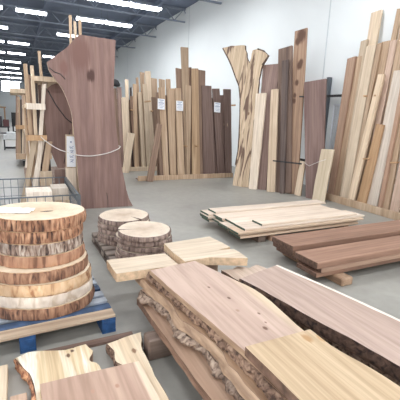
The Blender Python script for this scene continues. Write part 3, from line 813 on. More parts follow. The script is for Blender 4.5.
# far clutter: work tables with bins
M_RED = flat('dark_red_bin', (104, 62, 64), 0.6)
M_DKBIN = flat('dark_grey_bin', (62, 58, 62), 0.6)
for n, (x, y, lab) in enumerate(((-1.0, 27.0, 'left dark work table across the far aisle'), (0.35, 29.0, 'right dark work table behind the far cart'))):
    t = empty('work_table', (x, y, 0))
    boxes('table_top', [((-0.62, -0.4, 0.50), (0.62, 0.4, 0.57))], M_DKBIN, t)
    for a in (-0.58, 0.50):
        for c in (-0.35, 0.29): boxes('leg', [((a, c, 0), (a + 0.08, c + 0.06, 0.50))], M_BLACK, t)
    boxes('shelf', [((-0.56, -0.36, 0.12), (0.56, 0.36, 0.17))], M_DKBIN, t)
    tag(t, lab, 'table')
for n, (x, y, z, w, h, m, lab) in enumerate(((-1.42, 26.9, 0.57, 0.38, 0.40, M_RED, 'dark red bin at the left end of the left far table'), (-0.98, 26.9, 0.57, 0.40, 0.62, M_DKBIN, 'tall dark bin in the middle of the left far table'),
                                       (-0.56, 26.9, 0.57, 0.34, 0.42, M_RED, 'dark red bin at the right end of the left far table'), (-0.03, 28.9, 0.57, 0.44, 0.86, M_BLACK, 'tall black bin on the right far table'),
                                       (0.5, 28.9, 0.57, 0.40, 0.48, M_RED, 'dark red bin on the right far table'), (-1.2, 26.9, 0.17, 0.5, 0.30, M_BLACK, 'black bin under the left far table'), (0.3, 28.9, 0.17, 0.5, 0.30, M_DKBIN, 'grey bin under the right far table'))):
    o = boxes('bin', [((-w / 2, -0.2, 0), (w / 2, 0.2, 0.02)), ((-w / 2, -0.2, 0), (-w / 2 + 0.02, 0.2, h)), ((w / 2 - 0.02, -0.2, 0), (w / 2, 0.2, h)), ((-w / 2, -0.2, 0), (w / 2, -0.18, h)), ((-w / 2, 0.18, 0), (w / 2, 0.2, h)), ((-w / 2 + 0.03, -0.17, 0.02), (w / 2 - 0.03, 0.17, h - 0.04))], m, None, (x, y, z))
    tag(o, lab, 'bin', 'bins on the far tables')
tag(boxes('long_beam', [((-2.2, 40, 1.75), (-0.75, 40.12, 1.87)), ((-2.15, 40.0, 0), (-2.03, 40.12, 1.75)), ((-0.95, 40.0, 0), (-0.83, 40.12, 1.75))], W['orange']), 'tan wooden beam on posts before the far white wall', 'beam')
bm = bmesh.new(); bmesh.ops.create_icosphere(bm, subdivisions=3, radius=0.13)
for v in bm.verts:
    v.co = Vector((v.co.x * 1.0, v.co.y * 0.8, v.co.z * 0.9 if v.co.z > -0.07 else -0.07)) + v.co * 0.25 * noise.noise(v.co * 9)
for f in bm.faces: f.smooth = True
tag(done(bm, 'black_sack', M_RUBBER, None, (2.56, 10.72, 2.42)), 'black sack perched on plank tops right of the huge slab', 'sack')


# ------------------------------------------------------------------ log slices
def log_slice(name, cx, cy, z, rx, ry, rot, h, seed, mats, notch=(), lump=0.03, seg=84, bark_out=0.014):
    """sawn disc (one mesh) with a bark ring as its child; notch = (angle, depth fraction, half width) radial cracks"""
    rr = random.Random(seed)
    so = rr.uniform(0, 50)
    def rad(a):
        c, s = math.cos(a - rot), math.sin(a - rot)
        e = 1 / math.sqrt((c / rx) ** 2 + (s / ry) ** 2)
        return e * (1 + lump * noise.noise(Vector((math.cos(a) * 1.3 + so, math.sin(a) * 1.3, so))) + lump * 0.35 * noise.noise(Vector((math.cos(a) * 5 + so, math.sin(a) * 5, 3))))
    angs = [k * 2 * math.pi / seg for k in range(seg)]
    prof = []
    for a in angs:
        f = 1.0
        prof.append((a, rad(a)))
    pts = []
    for a, q in prof:
        skip = any(abs((a - na + math.pi) % (2 * math.pi) - math.pi) < hw for na, dp, hw in notch)
        if not skip: pts.append((a, q))
    for na, dp, hw in notch:
        na %= 2 * math.pi
        pts += [((na - hw) % (2 * math.pi), rad(na - hw)), (na, rad(na) * (1 - dp)), ((na + hw) % (2 * math.pi), rad(na + hw))]
    pts.sort(key=lambda t: t[0])
    bm = bmesh.new()
    lo = [bm.verts.new((q * math.cos(a), q * math.sin(a), 0)) for a, q in pts]
    hi = [bm.verts.new((q * math.cos(a), q * math.sin(a), h)) for a, q in pts]
    cap(bm, [bm.faces.new(lo[::-1]), bm.faces.new(hi)])
    for i in range(len(lo)):
        j = (i + 1) % len(lo)
        f = bm.faces.new((lo[i], lo[j], hi[j], hi[i])); f.material_index = 1
    o = done(bm, name, [mats[0], mats[1]], None, (cx, cy, z))
    # bark ring
    bm = bmesh.new(); rows = []
    tt = (0.03, 0.25, 0.5, 0.75, 0.97)
    for ti, t in enumerate(tt):
        ring = []
        for k in range(seg * 2):
            a = k * math.pi / seg
            if any(abs((a - na + math.pi) % (2 * math.pi) - math.pi) < hw for na, dp, hw in notch): ring.append(None); continue
            b = bark_out * (0.25 + 0.75 * math.sin(math.pi * t) ** 0.5) * (0.65 + 0.9 * noise.noise(Vector((math.cos(a) * 16 + so, math.sin(a) * 16, t * 1.5 + so))))
            q = rad(a) + 0.001 + max(0.0, b)
            ring.append(bm.verts.new((q * math.cos(a), q * math.sin(a), t * h)))
        rows.append(ring)
    for r0, r1 in zip(rows, rows[1:]):
        for k in range(seg * 2):
            j = (k + 1) % (seg * 2)
            if None in (r0[k], r0[j], r1[k], r1[j]): continue
            f = bm.faces.new((r0[k], r0[j], r1[j], r1[k])); f.smooth = True
    done(bm, 'bark', mats[2], o)
    return o


M_END = end_grain('sawn_log_face', (234, 216, 190), (214, 190, 158), (210, 180, 146))
M_END2 = end_grain('sawn_log_face_greyer', (224, 208, 188), (204, 184, 162), (188, 164, 142))
BK_OR = bark('orange_brown_bark', (200, 160, 130), (156, 112, 86), (82, 60, 52), 1.2, 0.16)
BK_GR = bark('grey_flaky_bark', (206, 194, 182), (144, 120, 106), (72, 60, 58), 1.2, 0.2)
BK_RD = bark('smooth_red_brown_inner_bark', (188, 148, 120), (166, 124, 100), (124, 90, 72), 0.6, 0.14)
BK_DK = bark('dark_brown_bark', (176, 138, 112), (136, 100, 80), (84, 62, 54), 0.8, 0.2)
BK_WH = bark('white_debarked_edge', (238, 228, 216), (228, 216, 202), (206, 190, 172), 0.5, 0.4)
BK_LT = bark('light_debarked_edge', (232, 204, 170), (214, 178, 140), (170, 124, 92), 0.5, 0.3)
BK_P = bark('grey_brown_bark', (176, 156, 146), (146, 126, 117), (104, 88, 84), 0.9, 0.12)
RSL = -0.45
LAYERS = [  # z, rx, ry, cx, cy, bark, notch, label  (bottom to top)
    (0.142, .405, .34, .06, 2.97, BK_DK, (), 'dark bark-edged log slice at the bottom of the tall stack on the blue pallet'),
    (0.232, .402, .34, .05, 2.98, BK_WH, (), 'white-edged log slice, second from the bottom of the tall stack'),
    (0.322, .398, .34, .045, 2.98, BK_LT, (), 'light debarked log slice, third from the bottom of the tall stack'),
    (0.412, .385, .33, .035, 2.99, BK_DK, (), 'wide brown log slice with dark bark, fourth from the bottom of the tall stack'),
    (0.502, .330, .28, .055, 3.0, BK_RD, (), 'smooth reddish log slice, fourth from the top of the tall stack'),
    (0.592, .325, .275, .055, 3.0, BK_GR, (), 'log slice with grey flaky bark, third from the top of the tall stack'),
    (0.682, .325, .28, .055, 3.0, BK_OR, (), 'log slice with orange cracked bark, second from the top of the tall stack'),
    (0.772, .340, .285, .065, 3.0, BK_OR, ((0.9, 0.02, 0.02),), 'topmost log slice of the tall stack, with white paper on it')]
for n, (z, rx, ry, cx, cy, bkm, nt_, lab) in enumerate(LAYERS):
    o = log_slice('log_slice', cx + (0.035 if n < 4 else 0.045), cy, z, rx, ry, RSL, 0.0885, 40 + n, (M_END, BK_LT, bkm), nt_)
    tag(o, lab, 'log slice', 'tall stack of log slices')
    top_slice = o
bm = bmesh.new()
pr = [(-0.05, -0.008), (0.0, -0.016), (0.045, 0.0), (0.0, 0.012)]
a = [bm.verts.new((x + 0.06, y - 0.06, 0.0886)) for x, y in pr]; b = [bm.verts.new((x + 0.06, y - 0.06, 0.0902)) for x, y in pr]
bm.faces.new(a[::-1]); bm.faces.new(b)
for i in range(4): bm.faces.new((a[i], a[(i + 1) % 4], b[(i + 1) % 4], b[i]))
done(bm, 'crack', flat('dark_crack', (70, 54, 46)), top_slice)
# crumpled white paper on top
bm = bmesh.new(); gx, gy = 14, 9
vs = [[None] * (gy + 1) for _ in range(gx + 1)]
for i in range(gx + 1):
    for j in range(gy + 1):
        s, t = i / gx - .5, j / gy - .5
        x, y = s * 0.30 + 0.02 * noise.noise(Vector((s * 4, t * 4, 2))), t * 0.15 * (1 - 0.5 * s * s * 4 * .5) + 0.02 * noise.noise(Vector((s * 5, t * 5, 7)))
        h = 0.003 + 0.016 * abs(noise.noise(Vector((s * 7, t * 7, 4))))
        vs[i][j] = bm.verts.new((x, y, h))
for i in range(gx):
    for j in range(gy): bm.faces.new((vs[i][j], vs[i + 1][j], vs[i + 1][j + 1], vs[i][j + 1]))
o = done(bm, 'paper_sheet', M_PAPER, None, (-0.07, 3.02, 0.861)); o.rotation_euler = (0, 0, -0.45)
m = o.modifiers.new('thickness', 'SOLIDIFY'); m.thickness = 0.0015
tag(o, 'crumpled white paper lying on the tall stack of log slices', 'paper')

def disc_stack(cx, cy, z0, n, r0, h, where, seed):
    for k in range(n):
        rr = random.Random(seed + k)
        nt_ = (((5.15, 0.62, 0.06),) if seed < 200 else ((2.95, 0.62, 0.06),)) if k == n - 1 else ()
        o = log_slice('log_slice', cx + rr.uniform(-.008, .008), cy + rr.uniform(-.008, .008), z0 + k * h, r0 * rr.uniform(.97, 1.02), r0 * rr.uniform(.92, .96), rr.uniform(0, 3), h - 0.006, seed + k, (M_END2, BK_P, BK_P), nt_, bark_out=0.013)
        s = 'topmost' if k == n - 1 else ('lowest' if k == 0 else '%s from the bottom' % ORD[k])
        tag(o, 'grey-barked round log slice, %s in the %s' % (s, where), 'log slice', 'short stacks of log slices')


disc_stack(1.10, 4.27, 0.122, 5, 0.305, 0.060, 'rear short stack', 100)
disc_stack(1.165, 3.655, 0.122, 5, 0.295, 0.060, 'front short stack', 200)


# ------------------------------------------------------------------ pallets
def pallet(loc, lx, ly, h, deck_mats, block_mat, base_mat, label, nb=6, rz=0.0, across='x'):
    r = empty('pallet', loc, rz)
    t = 0.022
    gap = ly / nb
    for k in range(nb):
        w = gap * (0.66 if 0 < k < nb - 1 else 0.92)
        y0 = k * gap if k < nb - 1 else ly - w
        boxes('deck_board', [((0, y0, h - t), (lx, y0 + w, h))], deck_mats[k % len(deck_mats)], r, bevel=0.003)
    for x in (0, lx / 2 - 0.05, lx - 0.10):
        boxes('stringer_board', [((x, 0, h - 2 * t), (x + 0.10, ly, h - t))], base_mat, r)
        for y in (0, ly / 2 - 0.06, ly - 0.12):
            boxes('block', [((x, y, t), (x + 0.10, y + 0.12, h - 2 * t))], block_mat, r, bevel=0.004)
        boxes('runner', [((x, 0, 0), (x + 0.10, ly, t))], base_mat, r)
    return tag(r, label, 'pallet')


M_BLUEGREY = flat('worn_blue_pallet_board', (166, 172, 180), 0.7, vary=0.25, scale=9)
M_BLUEDK = flat('faded_blue_pallet_board', (70, 92, 124), 0.7, vary=0.3, scale=9)
pallet((-0.62, 2.46, 0), 1.20, 1.05, 0.14, [wood('pallet_front_board', (214, 190, 160), (192, 166, 138), (150, 124, 104), axis='X'), M_BLUEDK, M_BLUEGREY, M_BLUEGREY, M_BLUEDK, M_BLUEGREY, M_BLUEGREY, M_BLUEGREY, M_BLUEDK], M_BLUE, M_BLUE, 'blue pallet under the tall stack of log slices', nb=9, rz=0.04)
WPX = wood('grey_pallet_wood', (176, 160, 146), (150, 134, 122), (110, 96, 88), axis='X')
pallet((0.80, 3.46, 0), 0.78, 1.16, 0.12, [WPX], WPX, wood('dark_pallet_wood', (116, 98, 86), (92, 76, 68), (64, 54, 50), axis='Y'), 'worn brown pallet under the two short stacks of log slices', nb=7, rz=0.02)

# ------------------------------------------------------------------ wire basket with cut blocks
r = empty('wire_basket', (0.0, 4.8, 0))
X0, X1, Y1, Z0, Z1 = -0.62, 0.66, 1.40, 0.06, 0.58
def wire_panel(name, a, b, along):
    bm = bmesh.new()
    a, b = Vector(a), Vector(b)
    n = max(2, round((b - a).length / 0.10))
    for k in range(n + 1):
        p = a.lerp(b, k / n); tube(bm, [(p.x, p.y, Z0), (p.x, p.y, Z1)], 0.0045, 5)
    for z in (Z0, 0.19, 0.32, 0.45):
        tube(bm, [(a.x, a.y, z), (b.x, b.y, z)], 0.0045, 5)
    tube(bm, [(a.x, a.y, Z1), (b.x, b.y, Z1)], 0.010, 6)
    return done(bm, name, M_STEEL, r)


wire_panel('front_panel', (X0, 0, 0), (X1, 0, 0), 'x'); wire_panel('rear_panel', (X0, Y1, 0), (X1, Y1, 0), 'x')
wire_panel('side_panel', (X0, 0, 0), (X0, Y1, 0), 'y')
sd = wire_panel('side_panel', (X1, 0, 0), (X1, Y1, 0), 'y')
bm = bmesh.new()
for k in range(28): tube(bm, [(X1, k * 0.05 + 0.02, 0.46), (X1, k * 0.05 + 0.02, Z1)], 0.005, 5)
for z in (0.5, 0.54): tube(bm, [(X1, 0, z), (X1, Y1, z)], 0.007, 5)
box(bm, (X1 - 0.012, 0, Z1 - 0.05), (X1 + 0.012, Y1, Z1 + 0.004))
done(bm, 'edge_band', M_STEEL, r)
bm = bmesh.new()
for k in range(13): tube(bm, [(X0 + k * 0.1067, 0, Z0), (X0 + k * 0.1067, Y1, Z0)], 0.0045, 5)
for k in range(15): tube(bm, [(X0, k * 0.1, Z0), (X1, k * 0.1, Z0)], 0.0045, 5)
done(bm, 'floor_grid', M_STEEL, r)
for x in (X0, X1):
    for y in (0, Y1):
        boxes('leg', [((x - 0.02, y - 0.02, 0), (x + 0.02, y + 0.02, Z1))], M_STEEL, r)
tag(r, 'grey wire mesh basket of cut wood blocks behind the tall stack', 'basket')
STK = [(0.235, 5.62, 0.33, 0.36, 'rear left basket stack'), (0.53, 5.80, 0.22, 0.36, 'rear right basket stack'), (0.19, 5.14, 0.32, 0.30, 'front left basket stack'), (0.52, 5.18, 0.22, 0.30, 'front right basket stack')]
for n, (x, y, w, d, wh) in enumerate(STK):
    nlay = (5, 5, 3, 2)[n]
    for k in range(nlay):
        rr = random.Random(n * 10 + k)
        dx, dy = rr.uniform(-.012, .012), rr.uniform(-.012, .012)
        o = boxes('wood_block', [((-w / 2, -d / 2, 0), (w / 2, d / 2, 0.088))], W['white'] if k == nlay - 1 else W[('cream', 'pale', 'creamt')[k % 3]], None, (x + dx, y + dy, 0.067 + k * 0.090), bevel=0.003)
        s = 'top' if k == nlay - 1 else ('bottom' if k == 0 else ORD[k] + ' from the bottom')
        tag(o, 'cream wood block, %s, %s' % (s, wh), 'block', 'wood blocks in the wire basket')


# ------------------------------------------------------------------ slabs lying down
def lying_slab(name, pts, z0, z1, mat, side_mat, label, jag=0.008, n=3, seed=1, bark_edges=(), bark_mat=None, bulge=0.015, cat='slab', group=None, under=0.0, tilt=None):
    """slab with an outline in the ground plane; bark_edges = ranges of outline points along which a rough bark child runs"""
    cx = sum(p[0] for p in pts) / len(pts); cy = sum(p[1] for p in pts) / len(pts)
    L = [(x - cx, y - cy) for x, y in pts]
    area = sum(L[i][0] * L[(i + 1) % len(L)][1] - L[(i + 1) % len(L)][0] * L[i][1] for i in range(len(L)))
    d = smooth_outline(L, n, jag, seed)
    sgn = 1 if area > 0 else -1
    h = z1 - z0
    bm = bmesh.new()
    m = len(d)
    nrm = []
    for i in range(m):
        a, b = Vector((*d[i - 1], 0)), Vector((*d[(i + 1) % m], 0))
        t = (b - a).normalized(); nrm.append(Vector((t.y, -t.x, 0)) * sgn)
    hi = [bm.verts.new((x, y, h)) for x, y in d]
    lo = [bm.verts.new((x + nrm[i].x * under, y + nrm[i].y * under, 0)) for i, (x, y) in enumerate(d)]
    cap(bm, [bm.faces.new(hi), bm.faces.new(lo[::-1])])
    for i in range(m):
        j = (i + 1) % m
        f = bm.faces.new((hi[i], lo[i], lo[j], hi[j])); f.material_index = 1
    o = done(bm, name, [mat, side_mat], None, (cx, cy, z0))
    for i0, i1 in bark_edges:
        bm = bmesh.new(); rows = []
        # resample the edge finely
        idx = [k % m for k in range(i0 * n, i1 * n + 1)]
        line = []
        for a, b in zip(idx, idx[1:]):
            pa, pb = Vector((*d[a], 0)), Vector((*d[b], 0)); q = max(1, round((pb - pa).length / 0.015))
            for k in range(q): line.append((pa.lerp(pb, k / q), nrm[a].lerp(nrm[b], k / q)))
        line.append((Vector((*d[idx[-1]], 0)), nrm[idx[-1]]))
        for p, nn in line:
            row = []
            for t in (0.97, 0.8, 0.6, 0.4, 0.2, 0.03):
                w = p.x * 10, p.y * 10, t * 2 + seed
                off = 0.001 + under * (1 - t) + max(0, bulge * (math.sin(math.pi * t) ** 0.6) * (0.55 + 1.1 * noise.noise(Vector(w)) + 0.7 * noise.noise(Vector((w[0] * 3.1, w[1] * 3.1, w[2])))))
                row.append(bm.verts.new((p.x + nn.x * off, p.y + nn.y * off, t * h)))
            rows.append(row)
        for r0, r1 in zip(rows, rows[1:]):
            for k in range(5):
                f = bm.faces.new((r0[k], r0[k + 1], r1[k + 1], r1[k])); f.smooth = True
        done(bm, 'bark_edge', bark_mat or M_BARK_DK, o)
    return tag(o, label, cat, group)


M_LIVE = bark('rough_live_edge', (172, 146, 126), (132, 106, 90), (84, 66, 58), 0.9, 1.0)
M_LIVE2 = bark('ragged_grey_bark', (176, 158, 142), (136, 116, 102), (88, 74, 66), 0.8, 0.8)
M_SIDE_TAN = flat('sawn_tan_side', (176, 142, 112), 0.75, vary=0.15, scale=25)
M_SIDE_BR = flat('brown_slab_side', (126, 98, 82), 0.8, vary=0.25, scale=18)
M_SIDE_PALE = flat('pale_sawn_side', (212, 184, 152), 0.75, vary=0.12, scale=30)
M_PINK = wood('pink_walnut_top', (210, 181, 162), (198, 167, 148), (180, 148, 131), axis='Y', grain=4, vary=0.0, sap=(0, 0.17, 0.235, (216, 190, 156)),
              spots=(((-0.02, 0.55, .03), 0.010, (120, 94, 80)), ((0.03, 0.36, .03), 0.012, (110, 84, 70)), ((0.0, 0.20, .03), 0.016, (164, 136, 116)), ((0.10, 0.12, .03), 0.011, (124, 98, 84)), ((0.04, -0.03, .03), 0.016, (116, 88, 74)), ((0.08, 0.02, .03), 0.010, (130, 100, 86))))
M_YELLOW = wood('yellow_oak_top', (212, 184, 146), (198, 168, 130), (172, 140, 104), axis='Y', grain=9, vary=0.0,
                spots=(((0.06, 0.36, .05), 0.03, (176, 140, 100)), ((0.13, 0.33, .05), 0.025, (180, 146, 106))))
M_OTHER = wood('pink_walnut_top_with_white_edge', (204, 176, 160), (188, 160, 144), (168, 140, 126), axis='Y', grain=5, vary=0.0, sap=(0, 0.40, 0.42, (242, 230, 216)))
M_PALEX = wood('pale_maple_slab', (232, 212, 186), (218, 196, 168), (198, 172, 144), axis='X', grain=7, vary=0.04)
M_BROWNTOP = wood('brown_slab_top', (196, 160, 132), (172, 136, 110), (132, 100, 80), axis='Y', vary=0.05)

# left foreground stack, bottom to top
FG = 'slabs in the left foreground stack'
tag(boxes('support_block', [((-0.105, -0.06, 0), (0.5, 0.06, 0.15))], wood('grey_support_block', (142, 120, 106), (118, 98, 86), (88, 72, 64), axis='X', vary=0.0), None, (0.80, 2.13, 0), bevel=0.008), 'brown timber block under the left foreground slab stack', 'block')
tag(boxes('support_block', [((-0.09, -0.06, 0), (0.5, 0.06, 0.15))], wood('grey_support_block_hidden', (142, 120, 106), (118, 98, 86), (88, 72, 64), axis='X', vary=0.0), None, (0.90, 0.6, 0), bevel=0.008), 'near timber block under the left foreground slab stack, below the frame', 'block')
M_RIND = wood('smooth_brown_rind', (176, 140, 114), (150, 114, 92), (96, 70, 58), axis='Y', grain=14, vary=0.0)
M_RINDT = wood('smooth_tan_rind', (208, 174, 140), (180, 146, 116), (116, 86, 70), axis='Y', grain=14, vary=0.0)
M_RINDB = wood('dark_brown_rind', (148, 118, 100), (118, 92, 78), (70, 54, 46), axis='Y', grain=20, vary=0.0)
lying_slab('live_edge_slab', [(0.765, 2.58), (0.775, 2.2), (0.79, 1.7), (0.81, 1.2), (0.84, 0.4), (1.36, 0.4), (1.33, 1.4), (1.30, 2.58)], 0.15, 0.205, M_BROWNTOP, M_SIDE_BR,
           'brown bottom slab of the left foreground stack, resting on the block', 0.012, 4, 2, ((1, 4),), M_RIND, 0.008, group=FG)
lying_slab('live_edge_slab', [(0.79, 2.56), (0.815, 2.42), (0.885, 2.22), (0.875, 1.95), (0.92, 1.7), (0.93, 1.3), (0.96, 0.4), (1.38, 0.4), (1.35, 1.4), (1.30, 2.52)], 0.205, 0.28, M_BROWNTOP, M_LIVE2,
           'second slab from the bottom of the left foreground stack, with ragged bark', 0.035, 6, 6, ((0, 6),), M_LIVE2, 0.050, group=FG)
lying_slab('live_edge_slab', [(0.81, 2.72), (0.85, 2.45), (0.895, 2.2), (0.875, 1.95), (0.95, 1.65), (0.93, 1.3), (0.97, 0.4), (1.40, 0.4), (1.36, 1.4), (1.25, 2.86)], 0.28, 0.33, wood('tan_slab_top', (214, 178, 142), (190, 152, 118), (146, 110, 84), axis='Y', vary=0.0), M_RIND,
           'third slab from the bottom of the left foreground stack, tan and rough', 0.025, 6, 9, ((0, 6),), M_RINDT, 0.012, group=FG, under=0.03)
lying_slab('live_edge_slab', [(0.865, 2.58), (0.90, 2.2), (0.935, 1.9), (0.97, 1.6), (0.985, 1.2), (1.0, 0.4), (1.42, 0.4), (1.40, 1.4), (1.25, 2.57)], 0.33, 0.412, M_BROWNTOP, M_LIVE,
           'fourth slab from the bottom of the left foreground stack, with rough brown bark', 0.022, 6, 12, ((0, 5),), M_LIVE, 0.034, group=FG)
lying_slab('live_edge_slab', [(0.85, 2.52), (0.888, 2.14), (0.935, 1.75), (0.975, 1.40), (1.00, 1.0), (1.02, 0.4), (1.41, 0.4), (1.40, 1.0), (1.385, 1.35), (1.425, 1.88), (1.36, 2.18), (1.255, 2.575)], 0.412, 0.445, M_PINK, M_SIDE_TAN,
           'wide pinkish slab on top of the left foreground stack', 0.006, 4, 15, ((0, 5),), M_RINDT, 0.004, group=FG, under=0.004)
lying_slab('live_edge_slab', [(0.955, 1.355), (0.965, 1.0), (0.975, 0.35), (1.44, 0.35), (1.42, 0.85), (1.405, 1.0), (1.365, 1.19), (1.37, 1.35)], 0.445, 0.495, M_YELLOW, M_SIDE_BR,
           'yellowish oak slab overlapping the wide pinkish slab, nearest the camera', 0.004, 4, 18, ((4, 6),), M_LIVE2, 0.014)
# the two pale pieces laid across the far end
lying_slab('maple_slab', [(0.61, 2.94), (0.62, 2.64), (1.135, 2.63), (1.12, 2.92)], 0.335, 0.405, M_PALEX, M_SIDE_PALE, 'pale slab laid across, overhanging left at the far end of the stack', 0.006, 5, 21)
lying_slab('maple_slab', [(1.165, 3.06), (1.155, 2.80), (1.17, 2.59), (1.40, 2.60), (1.70, 2.47), (1.71, 2.62), (1.705, 2.70), (1.56, 2.735), (1.70, 2.765), (1.69, 2.90), (1.66, 3.10)], 0.375, 0.445, M_PALEX, M_SIDE_PALE, 'pale slab with a split right end, behind the wide pinkish slab', 0.004, 3, 24)
o = boxes('spacer_block', [((-0.22, -0.05, 0), (0.22, 0.05, 0.375))], W['brown'], None, (1.44, 2.95, 0)); tag(o, 'brown spacer timber holding up the pale split-ended slab', 'block')
# right foreground stack
lying_slab('live_edge_slab', [(1.56, 2.48), (1.60, 2.0), (1.66, 1.4), (1.72, 0.4), (2.04, 0.4), (1.98, 1.4), (1.90, 2.1), (1.84, 2.42), (1.76, 2.46)], 0.0, 0.14, M_BROWNTOP, M_SIDE_BR, 'dark low slab under the right foreground pinkish slab', 0.01, 4, 30, ((0, 3),), M_LIVE2, 0.012)
lying_slab('live_edge_slab', [(1.49, 2.54), (1.51, 2.35), (1.58, 2.0), (1.62, 1.6), (1.70, 1.0), (1.72, 0.4), (2.05, 0.4), (2.02, 1.2), (1.94, 1.8), (1.87, 2.46), (1.80, 2.52), (1.74, 2.50), (1.66, 2.56), (1.58, 2.53)], 0.14, 0.34, wood('pale_pink_slab', (222, 198, 178), (206, 180, 158), (176, 146, 126), axis='Y', vary=0.0), M_SIDE_BR, 'wavy-ended pale slab peeking out under the right foreground slab', 0.012, 4, 33, ((1, 4),), M_LIVE2, 0.014)
right_slab = lying_slab('live_edge_slab', [(1.45, 2.19), (1.50, 1.95), (1.53, 1.75), (1.56, 1.55), (1.61, 1.30), (1.65, 1.0), (1.68, 0.4), (2.12, 0.4), (2.085, 1.0), (2.055, 1.35), (1.98, 1.82), (1.885, 2.30), (1.66, 2.25)], 0.34, 0.42, M_OTHER, flat('dark_brown_side', (104, 82, 70), 0.8, vary=0.3, scale=20), 'pinkish slab with a white right edge, right foreground', 0.008, 4, 36, ((0, 6),), bark('dark_thin_bark', (118, 94, 80), (90, 70, 60), (56, 44, 40), 0.6, 1.2), 0.012)

bm = bmesh.new()
edge = smooth_outline([(x - right_slab.location.x, y - right_slab.location.y) for x, y in ((2.12, 0.4), (2.085, 1.0), (2.055, 1.35), (1.98, 1.82), (1.885, 2.30), (1.66, 2.25))], 4)[:17]
rows = []
for k, (x, y) in enumerate(edge):
    w = 0.020 + 0.008 * noise.noise(Vector((k * 0.6, 3, 1)))
    rows.append([bm.verts.new((x - w, y, 0.0795)), bm.verts.new((x - w, y, 0.0812)), bm.verts.new((x + 0.003, y, 0.0812)), bm.verts.new((x + 0.006, y, 0.04))])
for p, q in zip(rows, rows[1:]):
    for k in range(3): bm.faces.new((p[k], p[k + 1], q[k + 1], q[k]))
done(bm, 'sapwood_edge', flat('white_sapwood', (240, 226, 210), 0.6, vary=0.04, scale=30), right_slab)

# near left pieces on the floor
M_CRUST = wood('crusty_cream_slab', (240, 220, 184), (224, 196, 152), (186, 150, 108), axis='Y', grain=14, vary=0.0, patch=((244, 232, 212), 0.54), spots=(((0.06, 0.20, .08), 0.016, (110, 84, 66)), ((0.09, 0.24, .08), 0.014, (96, 72, 58)), ((0.10, 0.28, .08), 0.012, (110, 84, 66))))
lying_slab('live_edge_slab', [(-0.10, 2.33), (-0.05, 2.20), (0.0, 2.04), (0.01, 1.6), (0.02, 1.2), (0.40, 1.2), (0.38, 1.8), (0.37, 2.06), (0.33, 2.13), (0.36, 2.22), (0.33, 2.31), (0.20, 2.30), (0.04, 2.35), (-0.02, 2.37), (-0.06, 2.35)], 0.0, 0.078, M_CRUST, M_LIVE, 'crusty cream slab with ragged bark edge, lower left on the floor', 0.012, 4, 41,
           ((0, 4),), bark('reddish_crumbly_bark', (222, 178, 138), (186, 128, 96), (110, 72, 58), 0.9, 1.0), 0.022)
lying_slab('live_edge_slab', [(0.46, 2.26), (0.49, 2.17), (0.47, 2.06), (0.52, 1.95), (0.50, 1.6), (0.45, 1.2), (0.70, 1.2), (0.665, 1.6), (0.655, 1.9), (0.66, 2.05), (0.665, 2.15), (0.695, 2.24), (0.715, 2.31), (0.60, 2.29)], 0.0, 0.078, wood('cream_slab_end', (242, 222, 190), (230, 204, 168), (204, 172, 134), axis='Y', vary=0.0, spots=(((0.02, 0.19, .08), 0.02, (140, 108, 84)),)), M_LIVE, 'cream slab with a flared far end, between blue pallet and dark block', 0.008, 4, 44, ((6, 12), (0, 3)), M_LIVE, 0.012)
lying_slab('board', [(0.03, 1.955), (0.035, 1.5), (0.05, 1.2), (0.58, 1.2), (0.595, 1.6), (0.585, 1.935)], 0.08, 0.13, wood('pink_board_top', (206, 172, 148), (190, 154, 132), (166, 130, 110), axis='Y', grain=5, vary=0.0, sap=(0, 0.235, 0.25, (236, 212, 182)), spots=(((0.10, 0.21, .05), 0.014, (176, 138, 118)), ((-0.03, 0.22, .05), 0.012, (180, 144, 124)))), M_SIDE_TAN, 'pinkish square-ended board lying over the cream slabs, bottom left', 0.003, 4, 47, cat='board')
tag(boxes('board', [((-0.14, -0.6, 0), (0, 0.6, 0.05))], wood('left_cream_board', (238, 218, 188), (224, 200, 168), (198, 170, 138), axis='Y'), None, (-0.14, 1.73, 0), bevel=0.004), 'cream board running off the left edge on the floor', 'board')
tag(boxes('board', [((0, -0.5, 0), (0.085, 0.5, 0.045))], wood('left_pink_board', (228, 194, 166), (212, 176, 148), (184, 148, 122), axis='Y'), None, (-0.125, 1.53, 0), bevel=0.004), 'narrow pinkish board beside the cream one, lower left corner', 'board')
tag(boxes('floor_strip', [((-0.35, -0.03, 0), (0.35, 0.03, 0.02))], wood('brown_strip', (142, 112, 96), (118, 92, 80), (86, 66, 58), axis='X'), None, (0.33, 2.405, 0)), 'brown wood strip on the floor along the front of the blue pallet', 'strip')

